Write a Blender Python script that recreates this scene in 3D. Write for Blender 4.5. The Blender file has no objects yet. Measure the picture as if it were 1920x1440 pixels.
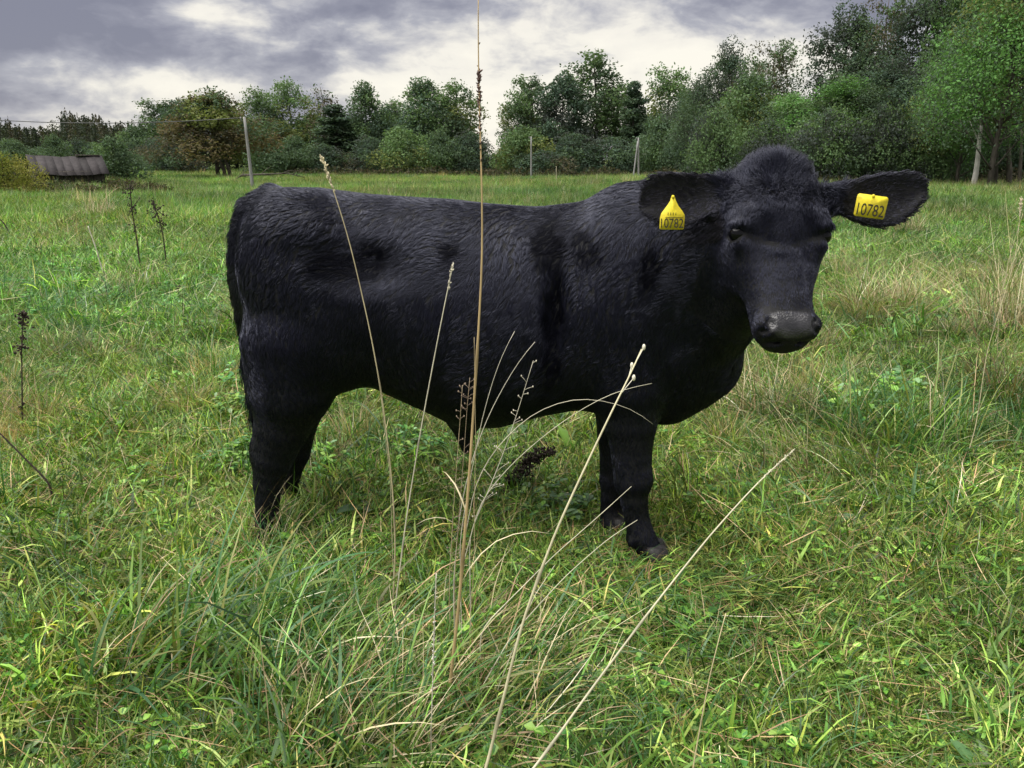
import bpy, math, random
import numpy as np
from mathutils import Vector, Matrix, kdtree

random.seed(7)
RNG = np.random.default_rng(11)
S = bpy.context.scene
COL = S.collection
R = math.radians

# ------------------------------------------------------------------ camera
CAM_H, PITCH, F = 1.2, R(15.43), 1478.0
cam_d = bpy.data.cameras.new('camera')
cam_d.sensor_width = 36.0
cam_d.lens = 36.0 * F / 1920.0
cam_d.clip_start, cam_d.clip_end = 0.05, 5000.0
cam = bpy.data.objects.new('camera', cam_d)
COL.objects.link(cam)
cam.location = (0, 0, CAM_H)
cam.rotation_euler = (R(90) - PITCH, 0, 0)
S.camera = cam

# ------------------------------------------------------------------ exposure
S.view_settings.view_transform = 'Standard'
S.view_settings.look = 'None'
S.view_settings.gamma = 1.0
S.view_settings.exposure = 2.45
S.view_settings.use_curve_mapping = False
S.cycles.max_bounces = 6
S.cycles.transparent_max_bounces = 6

# ------------------------------------------------------------------ node helper
class N:
    def __init__(s, tree):
        s.t = tree
    def new(s, typ, **kw):
        n = s.t.nodes.new(typ)
        for k, v in kw.items():
            setattr(n, k, v)
        return n
    def put(s, sock, v):
        if hasattr(v, 'is_output'):
            s.t.links.new(v, sock)
        elif v is not None:
            sock.default_value = v
    def math(s, op, a, b=None, c=None, clamp=False):
        n = s.new('ShaderNodeMath', operation=op, use_clamp=clamp)
        for i, v in enumerate((a, b, c)):
            if v is not None:
                s.put(n.inputs[i], v)
        return n.outputs[0]
    def vmath(s, op, a, b=None):
        n = s.new('ShaderNodeVectorMath', operation=op)
        s.put(n.inputs[0], a)
        if b is not None:
            s.put(n.inputs[1], b)
        return n.outputs[0]
    def mix(s, f, a, b, blend='MIX'):
        n = s.new('ShaderNodeMix', data_type='RGBA', blend_type=blend)
        s.put(n.inputs[0], f); s.put(n.inputs[6], a); s.put(n.inputs[7], b)
        return n.outputs[2]
    def noise(s, vec, scale, detail=4.0, rough=0.55, dist=0.0):
        n = s.new('ShaderNodeTexNoise')
        if vec is not None:
            s.put(n.inputs['Vector'], vec)
        n.inputs['Scale'].default_value = scale
        n.inputs['Detail'].default_value = detail
        n.inputs['Roughness'].default_value = rough
        n.inputs['Distortion'].default_value = dist
        return n.outputs['Fac']
    def ramp(s, f, stops):
        n = s.new('ShaderNodeValToRGB')
        e = n.color_ramp.elements
        while len(e) < len(stops):
            e.new(0.5)
        for i, (p, c) in enumerate(stops):
            e[i].position = p
            e[i].color = (*c, 1.0) if len(c) == 3 else c
        s.put(n.inputs[0], f)
        return n.outputs[0]

# ------------------------------------------------------------------ world: cloudy afternoon sky
SUN_EL, SUN_AZ = R(70), R(-110)          # azimuth measured from +Y towards +X
W = bpy.data.worlds.new('World')
S.world = W
W.use_nodes = True
nt = W.node_tree
nt.nodes.clear()
n = N(nt)
tc = n.new('ShaderNodeTexCoord')
sep = n.new('ShaderNodeSeparateXYZ')
n.put(sep.inputs[0], tc.outputs['Generated'])
dx, dy, dz = sep.outputs
az = n.math('ARCTAN2', dx, dy)
el = n.math('ARCSINE', dz)
pv = n.vmath('MULTIPLY', tc.outputs['Generated'], (1.0, 1.0, 2.3))
warp = n.new('ShaderNodeTexNoise')
n.put(warp.inputs['Vector'], pv)
warp.inputs['Scale'].default_value = 5.0
warp.inputs['Detail'].default_value = 3
pw = n.vmath('ADD', pv, n.vmath('MULTIPLY', n.vmath('SUBTRACT', warp.outputs['Color'], (0.5, 0.5, 0.5)), (0.10, 0.10, 0.10)))
big = n.noise(pw, 4.5, 6, 0.55, 0.0)
fine = n.noise(pw, 12.0, 8, 0.58, 0.0)
b = n.math('ADD', n.math('MULTIPLY', big, 1.5), n.math('MULTIPLY', fine, 1.45))
b = n.math('SUBTRACT', b, 1.01)
def blob(px, py, sx, sy, amp):
    """a cloud bank or a break in the cloud, as a soft patch in azimuth / elevation"""
    a0 = math.atan((px - 960) / F / math.cos(PITCH)); e0 = math.atan((720 - py) / F) - PITCH
    da = n.math('DIVIDE', n.math('SUBTRACT', az, a0), sx / F)
    de = n.math('DIVIDE', n.math('SUBTRACT', el, e0), sy / F)
    r2 = n.math('ADD', n.math('MULTIPLY', da, da), n.math('MULTIPLY', de, de))
    g = n.math('POWER', math.e, n.math('MULTIPLY', r2, -1.0))
    return n.math('MULTIPLY', g, amp)
for args in [
        (170, 60, 330, 90, -0.44), (640, 120, 200, 22, -0.08), (1400, -10, 380, 70, -0.26), (180, 205, 90, 18, -0.16), 
        (480, 45, 120, 34, 0.34), (820, 95, 110, 44, 0.34), (1010, 20, 60, 30, 0.12),
        (960, 215, 160, 70, 0.50), (1230, 130, 170, 75, 0.50), (500, 160, 200, 30, 0.16), (200, 168, 340, 26, 0.22), (60, 140, 160, 12, 0.12), (330, 205, 120, 20, 0.16), (1080, 200, 400, 50, 0.22)]:
    b = n.math('ADD', b, blob(*args))
cloud = n.ramp(b, [(0.0, (0.225, 0.225, 0.285)), (0.20, (0.285, 0.285, 0.345)), (0.40, (0.43, 0.43, 0.475)), (0.56, (0.66, 0.645, 0.63)), (0.74, (0.92, 0.885, 0.79)), (1.0, (1.0, 0.96, 0.84))])
cloud = n.mix(1.0, cloud, (3.65, 3.6, 3.6, 1), 'MULTIPLY')
sky = n.new('ShaderNodeTexSky', sky_type='NISHITA')
sky.sun_disc = False
sky.sun_elevation = SUN_EL
sky.sun_rotation = SUN_AZ
mixed = n.mix(0.955, sky.outputs[0], cloud)
bg = n.new('ShaderNodeBackground')
n.put(bg.inputs[0], mixed)
bg.inputs[1].default_value = 0.05
out = n.new('ShaderNodeOutputWorld')
nt.links.new(bg.outputs[0], out.inputs[0])

sun_d = bpy.data.lights.new('sun', 'SUN')
sun_d.energy = 1.5
sun_d.angle = R(75)
sun_d.color = (1.0, 0.97, 0.91)
sun = bpy.data.objects.new('sun', sun_d)
COL.objects.link(sun)
sdir = Vector((math.sin(SUN_AZ) * math.cos(SUN_EL), math.cos(SUN_AZ) * math.cos(SUN_EL), math.sin(SUN_EL)))
sun.rotation_euler = sdir.to_track_quat('Z', 'Y').to_euler()
sun.location = sdir * 300

# ------------------------------------------------------------------ general helpers
CP, SP = math.cos(PITCH), math.sin(PITCH)
def U(px, py, Y):
    """world point on the plane y = Y that a photo pixel looks at"""
    cx, cy = (px - 960) / F, (720 - py) / F
    d = np.array((cx, CP + cy * SP, -SP + cy * CP))
    return np.array((0, 0, CAM_H)) + d * (Y / d[1])
def G(px, py, z=0.0):
    """world point on level ground that a photo pixel looks at"""
    cx, cy = (px - 960) / F, (720 - py) / F
    d = np.array((cx, CP + cy * SP, -SP + cy * CP))
    return np.array((0, 0, CAM_H)) + d * ((z - CAM_H) / d[2])

def _h(i, seed):
    i = (i.astype(np.int64) * 374761393 + seed * 668265263) & 0xffffffff
    i = ((i ^ (i >> 13)) * 1274126177) & 0xffffffff
    return ((i ^ (i >> 16)) & 0xffffff) / float(0xffffff)
def vnoise(x, y, seed=0):
    x = np.asarray(x, float); y = np.asarray(y, float)
    xi, yi = np.floor(x), np.floor(y)
    fx, fy = x - xi, y - yi
    fx = fx * fx * (3 - 2 * fx); fy = fy * fy * (3 - 2 * fy)
    k = lambda a, b_: _h((xi + a).astype(np.int64) * 7919 + (yi + b_).astype(np.int64) * 104729, seed)
    return ((k(0, 0) * (1 - fx) + k(1, 0) * fx) * (1 - fy) + (k(0, 1) * (1 - fx) + k(1, 1) * fx) * fy) * 2 - 1
def fbm(x, y, seed=0, o=3):
    r, a, f = 0, 1.0, 1.0
    for i in range(o):
        r = r + a * vnoise(np.asarray(x) * f, np.asarray(y) * f, seed + i); a *= 0.5; f *= 2.03
    return r
def vnoise3(p, seed=0):
    pi = np.floor(p); f = p - pi; f = f * f * (3 - 2 * f); pi = pi.astype(np.int64)
    r = 0
    for a in (0, 1):
        for b_ in (0, 1):
            for c in (0, 1):
                w = (f[:, 0] if a else 1 - f[:, 0]) * (f[:, 1] if b_ else 1 - f[:, 1]) * (f[:, 2] if c else 1 - f[:, 2])
                r = r + w * _h((pi[:, 0] + a) * 7919 + (pi[:, 1] + b_) * 104729 + (pi[:, 2] + c) * 1299709, seed)
    return r * 2 - 1
def sstep(a, b_, x):
    t = np.clip((np.asarray(x, float) - a) / (b_ - a), 0, 1)
    return t * t * (3 - 2 * t)

def terr(x, y):
    x = np.asarray(x, float); y = np.asarray(y, float)
    z = 0.028 * fbm(x * 0.9, y * 0.9, 3, 2) + 0.012 * vnoise(x * 3.1, y * 3.1, 9)
    z = z * (1 - 0.7 * np.exp(-((x / 1.1) ** 2 + ((y - 2.3) / 0.6) ** 2)))
    z = z + 0.16 * fbm(x / 9, y / 9, 21, 2) * sstep(6, 30, y)
    z = z + sstep(55, 190, y) * sstep(5, -70, x) * 3.2
    z = z + sstep(120, 500, y) * 5.0
    return z

def new_mesh(name, verts, faces, col=None, smooth=False):
    """verts (n,3); faces: (m,k) array or a list of such arrays; col (n,3) per vertex"""
    if not isinstance(faces, list):
        faces = [faces]
    me = bpy.data.meshes.new(name)
    verts = np.asarray(verts, np.float32)
    me.vertices.add(len(verts))
    me.vertices.foreach_set('co', verts.ravel())
    faces = [np.asarray(f, np.int32) for f in faces if len(f)]
    loops = np.concatenate([f.ravel() for f in faces])
    tot = np.concatenate([np.full(len(f), f.shape[1], np.int32) for f in faces])
    st = np.concatenate([[0], np.cumsum(tot)[:-1]]).astype(np.int32)
    me.loops.add(len(loops))
    me.loops.foreach_set('vertex_index', loops)
    me.polygons.add(len(tot))
    me.polygons.foreach_set('loop_start', st)
    if smooth:
        me.polygons.foreach_set('use_smooth', np.ones(len(tot), bool))
    if col is not None:
        c = np.ones((len(verts), 4), np.float32); c[:, :3] = col
        a = me.attributes.new('col', 'FLOAT_COLOR', 'POINT')
        a.data.foreach_set('color', c.ravel())
    me.update(calc_edges=True)
    return me
def link(name, me, mat=None, parent=None, **props):
    o = bpy.data.objects.new(name, me)
    COL.objects.link(o)
    if mat is not None and me is not None and not len(me.materials):
        me.materials.append(mat)
    if parent is not None:
        o.parent = parent
    for k, v in props.items():
        o[k] = v
    return o
def thing(name, label, cat, loc=(0, 0, 0), group=None):
    o = bpy.data.objects.new(name, None)
    o.empty_display_size = 0.1
    COL.objects.link(o)
    o.location = loc
    o['label'] = label; o['category'] = cat
    if group:
        o['group'] = group
    return o

class MB:
    """collects tubes, boxes and sheets into one mesh"""
    def __init__(s):
        s.v, s.q, s.c, s.n = [], [], [], 0
    def add(s, v, q, c=None):
        v = np.asarray(v, float)
        s.v.append(v); s.q.append(np.asarray(q, int) + s.n)
        s.c.append(np.tile(np.asarray(c if c is not None else (1, 1, 1), float), (len(v), 1)) if c is None or np.ndim(c) == 1 else c)
        s.n += len(v)
    def tube(s, pts, rad, k=6, c=None):
        pts = np.asarray(pts, float); m = len(pts)
        rad = np.broadcast_to(np.asarray(rad, float), (m,))
        tan = np.gradient(pts, axis=0); tan /= np.linalg.norm(tan, axis=1)[:, None] + 1e-9
        ref = np.array((0, 0, 1.0)) if abs(tan[:, 2]).mean() < 0.9 else np.array((1.0, 0, 0))
        a = np.cross(tan, ref); a /= np.linalg.norm(a, axis=1)[:, None] + 1e-9
        bb = np.cross(tan, a)
        th = np.linspace(0, 2 * math.pi, k, endpoint=False)
        ring = pts[:, None] + rad[:, None, None] * (np.cos(th)[None, :, None] * a[:, None] + np.sin(th)[None, :, None] * bb[:, None])
        v = np.concatenate([ring.reshape(-1, 3), pts[:1], pts[-1:]])
        q = []
        for i in range(m - 1):
            for j in range(k):
                j2 = (j + 1) % k
                q.append((i * k + j, i * k + j2, (i + 1) * k + j2, (i + 1) * k + j))
        for j in range(k):
            j2 = (j + 1) % k
            q.append((m * k, j2, j, m * k)); q.append((m * k + 1, (m - 1) * k + j, (m - 1) * k + j2, m * k + 1))
        cc = c
        if c is not None and np.ndim(c) == 2:
            cc = np.concatenate([np.repeat(c, k, axis=0), c[:1], c[-1:]])
        s.add(v, q, cc)
    def ellipsoid(s, cen, ax, rad, k=7, m=5, c=None):
        """ax: 3x3 rows are the axes; rad: three radii"""
        th = np.linspace(0, math.pi, m + 2)[1:-1]; ph = np.linspace(0, 2 * math.pi, k, endpoint=False)
        loc = [(0, 0, 1)] + [(math.sin(t) * math.cos(p), math.sin(t) * math.sin(p), math.cos(t)) for t in th for p in ph] + [(0, 0, -1)]
        v = np.asarray(cen) + (np.asarray(loc) * np.asarray(rad)) @ np.asarray(ax)
        q = []
        for j in range(k):
            q.append((0, 1 + j, 1 + (j + 1) % k, 0))
            e = 1 + (m - 1) * k
            q.append((len(loc) - 1, e + (j + 1) % k, e + j, len(loc) - 1))
        for i in range(m - 1):
            for j in range(k):
                q.append((1 + i * k + j, 1 + (i + 1) * k + j, 1 + (i + 1) * k + (j + 1) % k, 1 + i * k + (j + 1) % k))
        s.add(v, q, c)
    def box(s, lo, hi, c=None, M=None):
        x0, y0, z0 = lo; x1, y1, z1 = hi
        v = np.array([(x0, y0, z0), (x1, y0, z0), (x1, y1, z0), (x0, y1, z0), (x0, y0, z1), (x1, y0, z1), (x1, y1, z1), (x0, y1, z1)])
        if M is not None:
            v = v @ np.asarray(M.to_3x3()).T + np.asarray(M.translation)
        s.add(v, [(0, 3, 2, 1), (4, 5, 6, 7), (0, 1, 5, 4), (1, 2, 6, 5), (2, 3, 7, 6), (3, 0, 4, 7)], c)
    def mesh(s, name, smooth=True):
        q = np.concatenate(s.q)
        tri = q[:, 0] == q[:, 3]
        return new_mesh(name, np.concatenate(s.v), [q[~tri], q[tri][:, :3]], np.concatenate(s.c), smooth)
    def build(s, name, mat, parent=None, smooth=True, **props):
        return link(name, s.mesh(name, smooth), mat, parent, **props)

# ------------------------------------------------------------------ materials
def mat_new(name):
    m = bpy.data.materials.new(name); m.use_nodes = True
    m.node_tree.nodes.clear()
    nn = N(m.node_tree)
    o = nn.new('ShaderNodeOutputMaterial')
    return m, nn, o
def mat_leaf(name, trans=0.35, hue=0.25, rough=0.55, instancer=False, spec=0.3, tcol=(1.2, 1.25, 0.75)):
    """leaf or blade: colour from the 'col' attribute, a little different on each object, light passes through"""
    m, nn, o = mat_new(name)
    at = nn.new('ShaderNodeAttribute'); at.attribute_name = 'col'
    c = at.outputs['Color']
    oi = nn.new('ShaderNodeObjectInfo')
    v = nn.math('MULTIPLY_ADD', oi.outputs['Random'], hue * 2, 1 - hue)
    cc = nn.new('ShaderNodeCombineColor')
    for i in range(3):
        nn.put(cc.inputs[i], v)
    c = nn.mix(1.0, c, cc.outputs[0], 'MULTIPLY')
    if instancer:
        ai = nn.new('ShaderNodeAttribute'); ai.attribute_type = 'INSTANCER'; ai.attribute_name = 'tint'
        c = nn.mix(1.0, c, ai.outputs['Color'], 'MULTIPLY')
    p = nn.new('ShaderNodeBsdfPrincipled')
    nn.put(p.inputs['Base Color'], c)
    p.inputs['Roughness'].default_value = rough
    p.inputs['Specular IOR Level'].default_value = spec
    t = nn.new('ShaderNodeBsdfTranslucent')
    nn.put(t.inputs[0], nn.mix(1.0, c, (*tcol, 1), 'MULTIPLY'))
    ms = nn.new('ShaderNodeMixShader'); ms.inputs[0].default_value = trans
    m.node_tree.links.new(p.outputs[0], ms.inputs[1]); m.node_tree.links.new(t.outputs[0], ms.inputs[2])
    m.node_tree.links.new(ms.outputs[0], o.inputs[0])
    return m
def mat_rough(name, c1, c2, scale=8.0, rough=0.85, bump=0.3, spec=0.3, stretch=(1, 1, 1), attr=False):
    m, nn, o = mat_new(name)
    tc_ = nn.new('ShaderNodeTexCoord')
    vec = nn.vmath('MULTIPLY', tc_.outputs['Object'], stretch)
    f = nn.noise(vec, scale, 6, 0.6)
    c = nn.ramp(f, [(0.3, c1), (0.7, c2)])
    if attr:
        at = nn.new('ShaderNodeAttribute'); at.attribute_name = 'col'
        c = nn.mix(1.0, c, at.outputs['Color'], 'MULTIPLY')
    p = nn.new('ShaderNodeBsdfPrincipled')
    nn.put(p.inputs['Base Color'], c)
    p.inputs['Roughness'].default_value = rough
    p.inputs['Specular IOR Level'].default_value = spec
    if bump:
        bu = nn.new('ShaderNodeBump'); bu.inputs['Strength'].default_value = bump; bu.inputs['Distance'].default_value = 0.02
        nn.put(bu.inputs['Height'], f); nn.put(p.inputs['Normal'], bu.outputs[0])
    m.node_tree.links.new(p.outputs[0], o.inputs[0])
    return m

M_GRASS = mat_leaf('meadow_grass', 0.33, 0.18, 0.42, True, 0.34, (1.1, 1.3, 0.5))
M_LEAF = mat_leaf('tree_leaf', 0.32, 0.16, 0.8, False, 0.12)
M_WEED = mat_leaf('weed_leaf', 0.3, 0.1, 0.42, False, 0.36, (1.1, 1.3, 0.5))
M_BARK = mat_rough('bark', (0.035, 0.03, 0.025), (0.10, 0.09, 0.075), 5, 0.9, 0.5, 0.2, (1, 1, 0.3))
M_PALEBARK = mat_rough('pale_bark', (0.28, 0.27, 0.25), (0.52, 0.50, 0.46), 6, 0.9, 0.4, 0.2, (1, 1, 0.4))
M_POLE = mat_rough('weathered_pole', (0.15, 0.15, 0.145), (0.26, 0.255, 0.25), 4, 0.85, 0.2, 0.3, (4, 4, 0.5))
M_ROOF = mat_rough('old_roof_board', (0.015, 0.013, 0.014), (0.036, 0.031, 0.033), 3, 0.85, 0.3, 0.3, (2, 2, 2), True)
M_BOARD = mat_rough('old_wall_board', (0.03, 0.027, 0.025), (0.08, 0.07, 0.06), 4, 0.9, 0.3, 0.2, (3, 3, 1), True)
M_STRAW = mat_leaf('dry_straw', 0.15, 0.05, 0.5, False, 0.4, (1.1, 1.05, 0.8))
M_DARKWEED = mat_rough('dead_weed', (0.018, 0.013, 0.010), (0.05, 0.037, 0.028), 40, 0.85, 0.2)
M_WIRE = mat_rough('wire', (0.05, 0.05, 0.05), (0.08, 0.08, 0.08), 4, 0.6, 0)

# ground
M_GROUND, nn, o_ = mat_new('meadow_ground')
geo = nn.new('ShaderNodeNewGeometry')
pos = geo.outputs['Position']
f1 = nn.noise(pos, 0.35, 5, 0.6); f2 = nn.noise(pos, 3.0, 6, 0.65); f3 = nn.noise(pos, 40.0, 4, 0.6)
ca = nn.ramp(f1, [(0.30, (0.060, 0.110, 0.022)), (0.50, (0.085, 0.145, 0.030)), (0.68, (0.135, 0.160, 0.050))])
cb = nn.ramp(f2, [(0.32, (0.035, 0.045, 0.014)), (0.50, (0.082, 0.112, 0.028)), (0.70, (0.15, 0.14, 0.055))])
c_ = nn.mix(0.55, ca, cb)
c_ = nn.mix(nn.math('MULTIPLY', f3, 0.85), c_, (0.022, 0.022, 0.010, 1))
pg = nn.new('ShaderNodeBsdfPrincipled')
nn.put(pg.inputs['Base Color'], c_); pg.inputs['Roughness'].default_value = 0.95
pg.inputs['Specular IOR Level'].default_value = 0.1
bu = nn.new('ShaderNodeBump'); bu.inputs['Strength'].default_value = 0.8; bu.inputs['Distance'].default_value = 0.03
nn.put(bu.inputs['Height'], f2); nn.put(pg.inputs['Normal'], bu.outputs[0])
M_GROUND.node_tree.links.new(pg.outputs[0], o_.inputs[0])

# ------------------------------------------------------------------ ground
def ground():
    ys = np.concatenate([np.linspace(-3, 8, 90), 8 * (900 / 8) ** (np.linspace(0, 1, 130)[1:])])
    half = np.concatenate([np.linspace(0, 8, 60), 8 * (900 / 8) ** (np.linspace(0, 1, 70)[1:])])
    xs = np.concatenate([-half[::-1], half[1:]])
    X, Y = np.meshgrid(xs, ys)
    Z = terr(X, Y)
    v = np.stack([X, Y, Z], -1).reshape(-1, 3)
    w = len(xs); i = np.arange(len(ys) - 1)[:, None] * w + np.arange(w - 1)[None]
    q = np.stack([i, i + 1, i + w + 1, i + w], -1).reshape(-1, 4)
    link('ground', new_mesh('ground', v, q, None, True), M_GROUND, kind='structure')
ground()

# ------------------------------------------------------------------ trees
def leaf_cards(cen, size, up_bias=0.35, rng=RNG, nrm_hint=None):
    """bent diamond leaves: cen (n,3), size (n,)"""
    m = len(cen)
    nrm = rng.normal(size=(m, 3)); nrm[:, 2] += up_bias
    if nrm_hint is not None:
        nrm += nrm_hint
    nrm /= np.linalg.norm(nrm, axis=1)[:, None]
    a = np.cross(nrm, rng.normal(size=(m, 3))); a /= np.linalg.norm(a, axis=1)[:, None] + 1e-9
    b_ = np.cross(nrm, a)
    s = size[:, None]
    v = np.stack([cen - a * s * 0.6, cen + b_ * s * 0.34 + nrm * s * 0.10, cen + a * s * 0.6, cen - b_ * s * 0.34 + nrm * s * 0.10], 1)
    q = np.arange(m * 4).reshape(m, 4)
    return v.reshape(-1, 3), q

class Proto:
    pass
def tree_proto(seed, H, wid, nleaf, leaf, cols, base=0.25, clumps=26, airy=0.0, top=0.5, trunk_r=0.16, shape='round', lean=0.0, bark=None, twigs=0):
    """one tree: trunk with limbs running to leaf clumps, and the clumps of leaves. H height, wid crown width"""
    rng = np.random.default_rng(seed)
    P = Proto(); P.H, P.W = H, wid
    mb = MB()
    tz = np.linspace(0, 1, 9)
    wob = np.cumsum(rng.normal(scale=0.012 * H, size=(9, 2)), axis=0) * 0.5; wob[0] = 0
    tr = np.stack([wob[:, 0] + lean * H * tz, wob[:, 1], tz * H * 0.93], 1)
    mb.tube(tr, trunk_r * (1 - tz * 0.9) + 0.01, 7)
    cc, cr = [], []
    for i in range(clumps):
        t = base + (1 - base) * ((i + 0.5) / clumps) ** 0.9
        if shape == 'round':
            env = math.sin(math.pi * min(1, (t - base) / (1 - base) * 0.80 + 0.22)) ** 0.7
        elif shape == 'cone':
            env = (1 - (t - base) / (1 - base)) ** 0.8 * 0.95 + 0.06
        else:   # tall, narrow at the bottom, widest high up
            env = 0.35 + 0.65 * math.sin(math.pi * min(1, (t - base) / (1 - base) * 0.62 + 0.34))
        ang = i * 2.399 + rng.uniform(-0.6, 0.6)
        rr = wid * 0.5 * env * rng.uniform(0.30, 0.92)
        tp = np.array([np.interp(t * 0.97, tz, tr[:, k]) for k in range(3)])
        c = tp + np.array((math.cos(ang) * rr, math.sin(ang) * rr, rng.uniform(-0.03, 0.05) * H))
        c[2] = min(c[2], H * 0.94)
        r = wid * rng.uniform(0.15, 0.25) * (0.75 + 0.5 * env) * (1 - 0.25 * airy)
        cc.append(c); cr.append(r)
        t0 = max(0.08, t - rng.uniform(0.12, 0.26))
        b0 = np.array([np.interp(t0, tz, tr[:, k]) for k in range(3)])
        mid = (b0 + c) / 2 + np.array((0, 0, -0.02 * H)) + rng.normal(scale=0.02 * H, size=3)
        s = np.linspace(0, 1, 5)[:, None]
        bz = (1 - s) ** 2 * b0 + 2 * s * (1 - s) * mid + s ** 2 * c
        r0 = trunk_r * (1 - t0 * 0.85) * 0.42
        mb.tube(bz, r0 * (1 - 0.85 * s[:, 0]) + 0.004, 5)
        for k in range(2 + twigs):
            d = rng.normal(size=3); d[2] = abs(d[2]) * 0.8; d /= np.linalg.norm(d)
            e = c + d * r * rng.uniform(0.7, 1.25)
            s3 = np.linspace(0, 1, 3)[:, None]
            mb.tube(bz[3] * (1 - s3) + e * s3 + np.array((0, 0, -0.06)) * s3 * (1 - s3) * r, [r0 * 0.3, r0 * 0.2, 0.004], 4)
    P.trunk = mb.mesh('trunk')
    cc, cr = np.array(cc), np.array(cr)
    wgt = cr ** 2 / np.sum(cr ** 2)
    ci = rng.choice(len(cc), nleaf, p=wgt)
    d = rng.normal(size=(nleaf, 3)); d /= np.linalg.norm(d, axis=1)[:, None]
    rad = rng.uniform(0.15, 1, nleaf) ** (0.45)
    p = cc[ci] + d * (rad * cr[ci])[:, None] * np.array((1, 1, 0.78))
    p += rng.normal(scale=0.03 * wid, size=p.shape) * (0.5 + airy)
    # gaps: leaves sit in sprays, so cull by a 3d noise
    g = vnoise3(p / (wid * 0.075), seed) + 0.5 * vnoise3(p / (wid * 0.035), seed + 5)
    keep = (g > -0.35 + 0.42 * airy) & (p[:, 2] > 0.02 * H)
    p = p[keep]; ci = ci[keep]; d = d[keep]
    sz = leaf * rng.uniform(0.6, 1.35, len(p))
    v, q = leaf_cards(p, sz, 0.35, rng, d * 0.7)
    base_c = np.array(cols)
    clc = base_c[rng.integers(0, len(base_c), len(cc))]
    lc = clc[ci] * 1.30 * rng.uniform(0.86, 1.14, (len(p), 1)) * (1 + rng.normal(scale=0.04, size=(len(p), 3)))
    P.crown = new_mesh('crown', v, q, np.repeat(np.clip(lc, 0.004, 1), 4, axis=0))
    P.trunk.materials.append(bark or M_BARK)
    P.crown.materials.append(M_LEAF)
    P.used = 0
    return P

GD = (0.046, 0.072, 0.050); GD2 = (0.060, 0.092, 0.054); GM = (0.078, 0.124, 0.054); GB = (0.082, 0.172, 0.050)
YG = (0.110, 0.132, 0.045); BR = (0.092, 0.078, 0.040); BR2 = (0.072, 0.066, 0.044); BK = (0.044, 0.054, 0.046)
PR = {
    'dense': tree_proto(1, 12, 7.5, 17000, 0.27, [GD, GD2, GD2, GM], 0.08, 30, 0.1),
    'dense_b': tree_proto(2, 12, 7.0, 17000, 0.27, [GD, GD, GD2, BK], 0.06, 30, 0.15),
    'airy': tree_proto(3, 13, 7.0, 13000, 0.25, [GD2, GM, GM, YG], 0.26, 26, 0.75, shape='tall', twigs=3),
    'airy_b': tree_proto(4, 13, 6.5, 12000, 0.25, [GD2, GD2, GM], 0.34, 24, 0.85, shape='tall', twigs=3),
    'brown': tree_proto(5, 11, 8.0, 17000, 0.25, [BR, BR2, GD2, YG], 0.26, 30, 0.2),
    'bare': tree_proto(6, 12, 4.5, 1100, 0.28, [GD2, BR2], 0.3, 22, 0.6, shape='tall', twigs=7),
    'narrow': tree_proto(7, 12, 4.0, 12000, 0.25, [GD, GD2, GD2], 0.04, 30, 0.1, shape='cone'),
    'bush_y': tree_proto(8, 5, 5.5, 10000, 0.20, [YG, GM, GM, GD2], 0.04, 24, 0.1, trunk_r=0.08),
    'bush_g': tree_proto(9, 5, 5.5, 10000, 0.20, [GM, GD2, GD2, GM], 0.04, 24, 0.1, trunk_r=0.08),
    'bush_d': tree_proto(10, 5, 6.0, 10000, 0.20, [GD, BK, BR2, GD2], 0.03, 24, 0.1, trunk_r=0.08),
    'wood_d': tree_proto(11, 15, 8.5, 34000, 0.20, [BK, GD, GD, GD2], 0.10, 40, 0.15, trunk_r=0.2),
    'wood_g': tree_proto(12, 15, 8.5, 34000, 0.20, [GD2, GM, GD2, GB], 0.10, 40, 0.15, trunk_r=0.2),
    'wood_y': tree_proto(13, 10, 8.5, 22000, 0.22, [GM, YG, GD2, GM], 0.04, 36, 0.1, trunk_r=0.15),
    'wood_a': tree_proto(14, 15, 7.5, 14000, 0.22, [GD2, GD2, GM, BR2], 0.34, 30, 0.7, shape='tall', twigs=3, trunk_r=0.17),
    'near_g': tree_proto(15, 12, 8.5, 42000, 0.135, [GM, GB, GB, YG, GD2], 0.31, 44, 0.15, trunk_r=0.15),
    'bush_l': tree_proto(17, 3, 4.5, 12000, 0.11, [(.15, .165, .035), (.12, .15, .034), (.17, .17, .045), GM], 0.03, 24, 0.1, trunk_r=0.05),
    'shrub_w': tree_proto(16, 4.5, 5.5, 13000, 0.15, [GD2, GM, BK, GM], 0.03, 26, 0.1, trunk_r=0.07),
}
def plant_tree(kind, px, top, wpx, Y, label, name='tree', cat='tree', group='trees round the meadow', base_z=None, rot=None, trunk_mat=None):
    P = PR[kind]
    x = (px - 960) / F / CP * Y * 1.0
    p = U(px, 312, Y)
    x = p[0]
    z0 = float(terr(x, Y)) - 0.05 if base_z is None else base_z
    ztop = U(px, top, Y)[2]
    h = (ztop - z0) * (1.04 if Y > 65 else 1.08)
    wm = wpx / F * Y * (1.22 if Y > 65 else 1.08)
    t = thing(name, label, cat, (x, Y, z0), group)
    t.rotation_euler = (0, 0, rot if rot is not None else random.uniform(0, 6.28))
    t.scale = (wm / P.W, wm / P.W, h / P.H)
    link('trunk', P.trunk, None, t)
    link('crown', P.crown, None, t)
    P.used += 1
    return t

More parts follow.
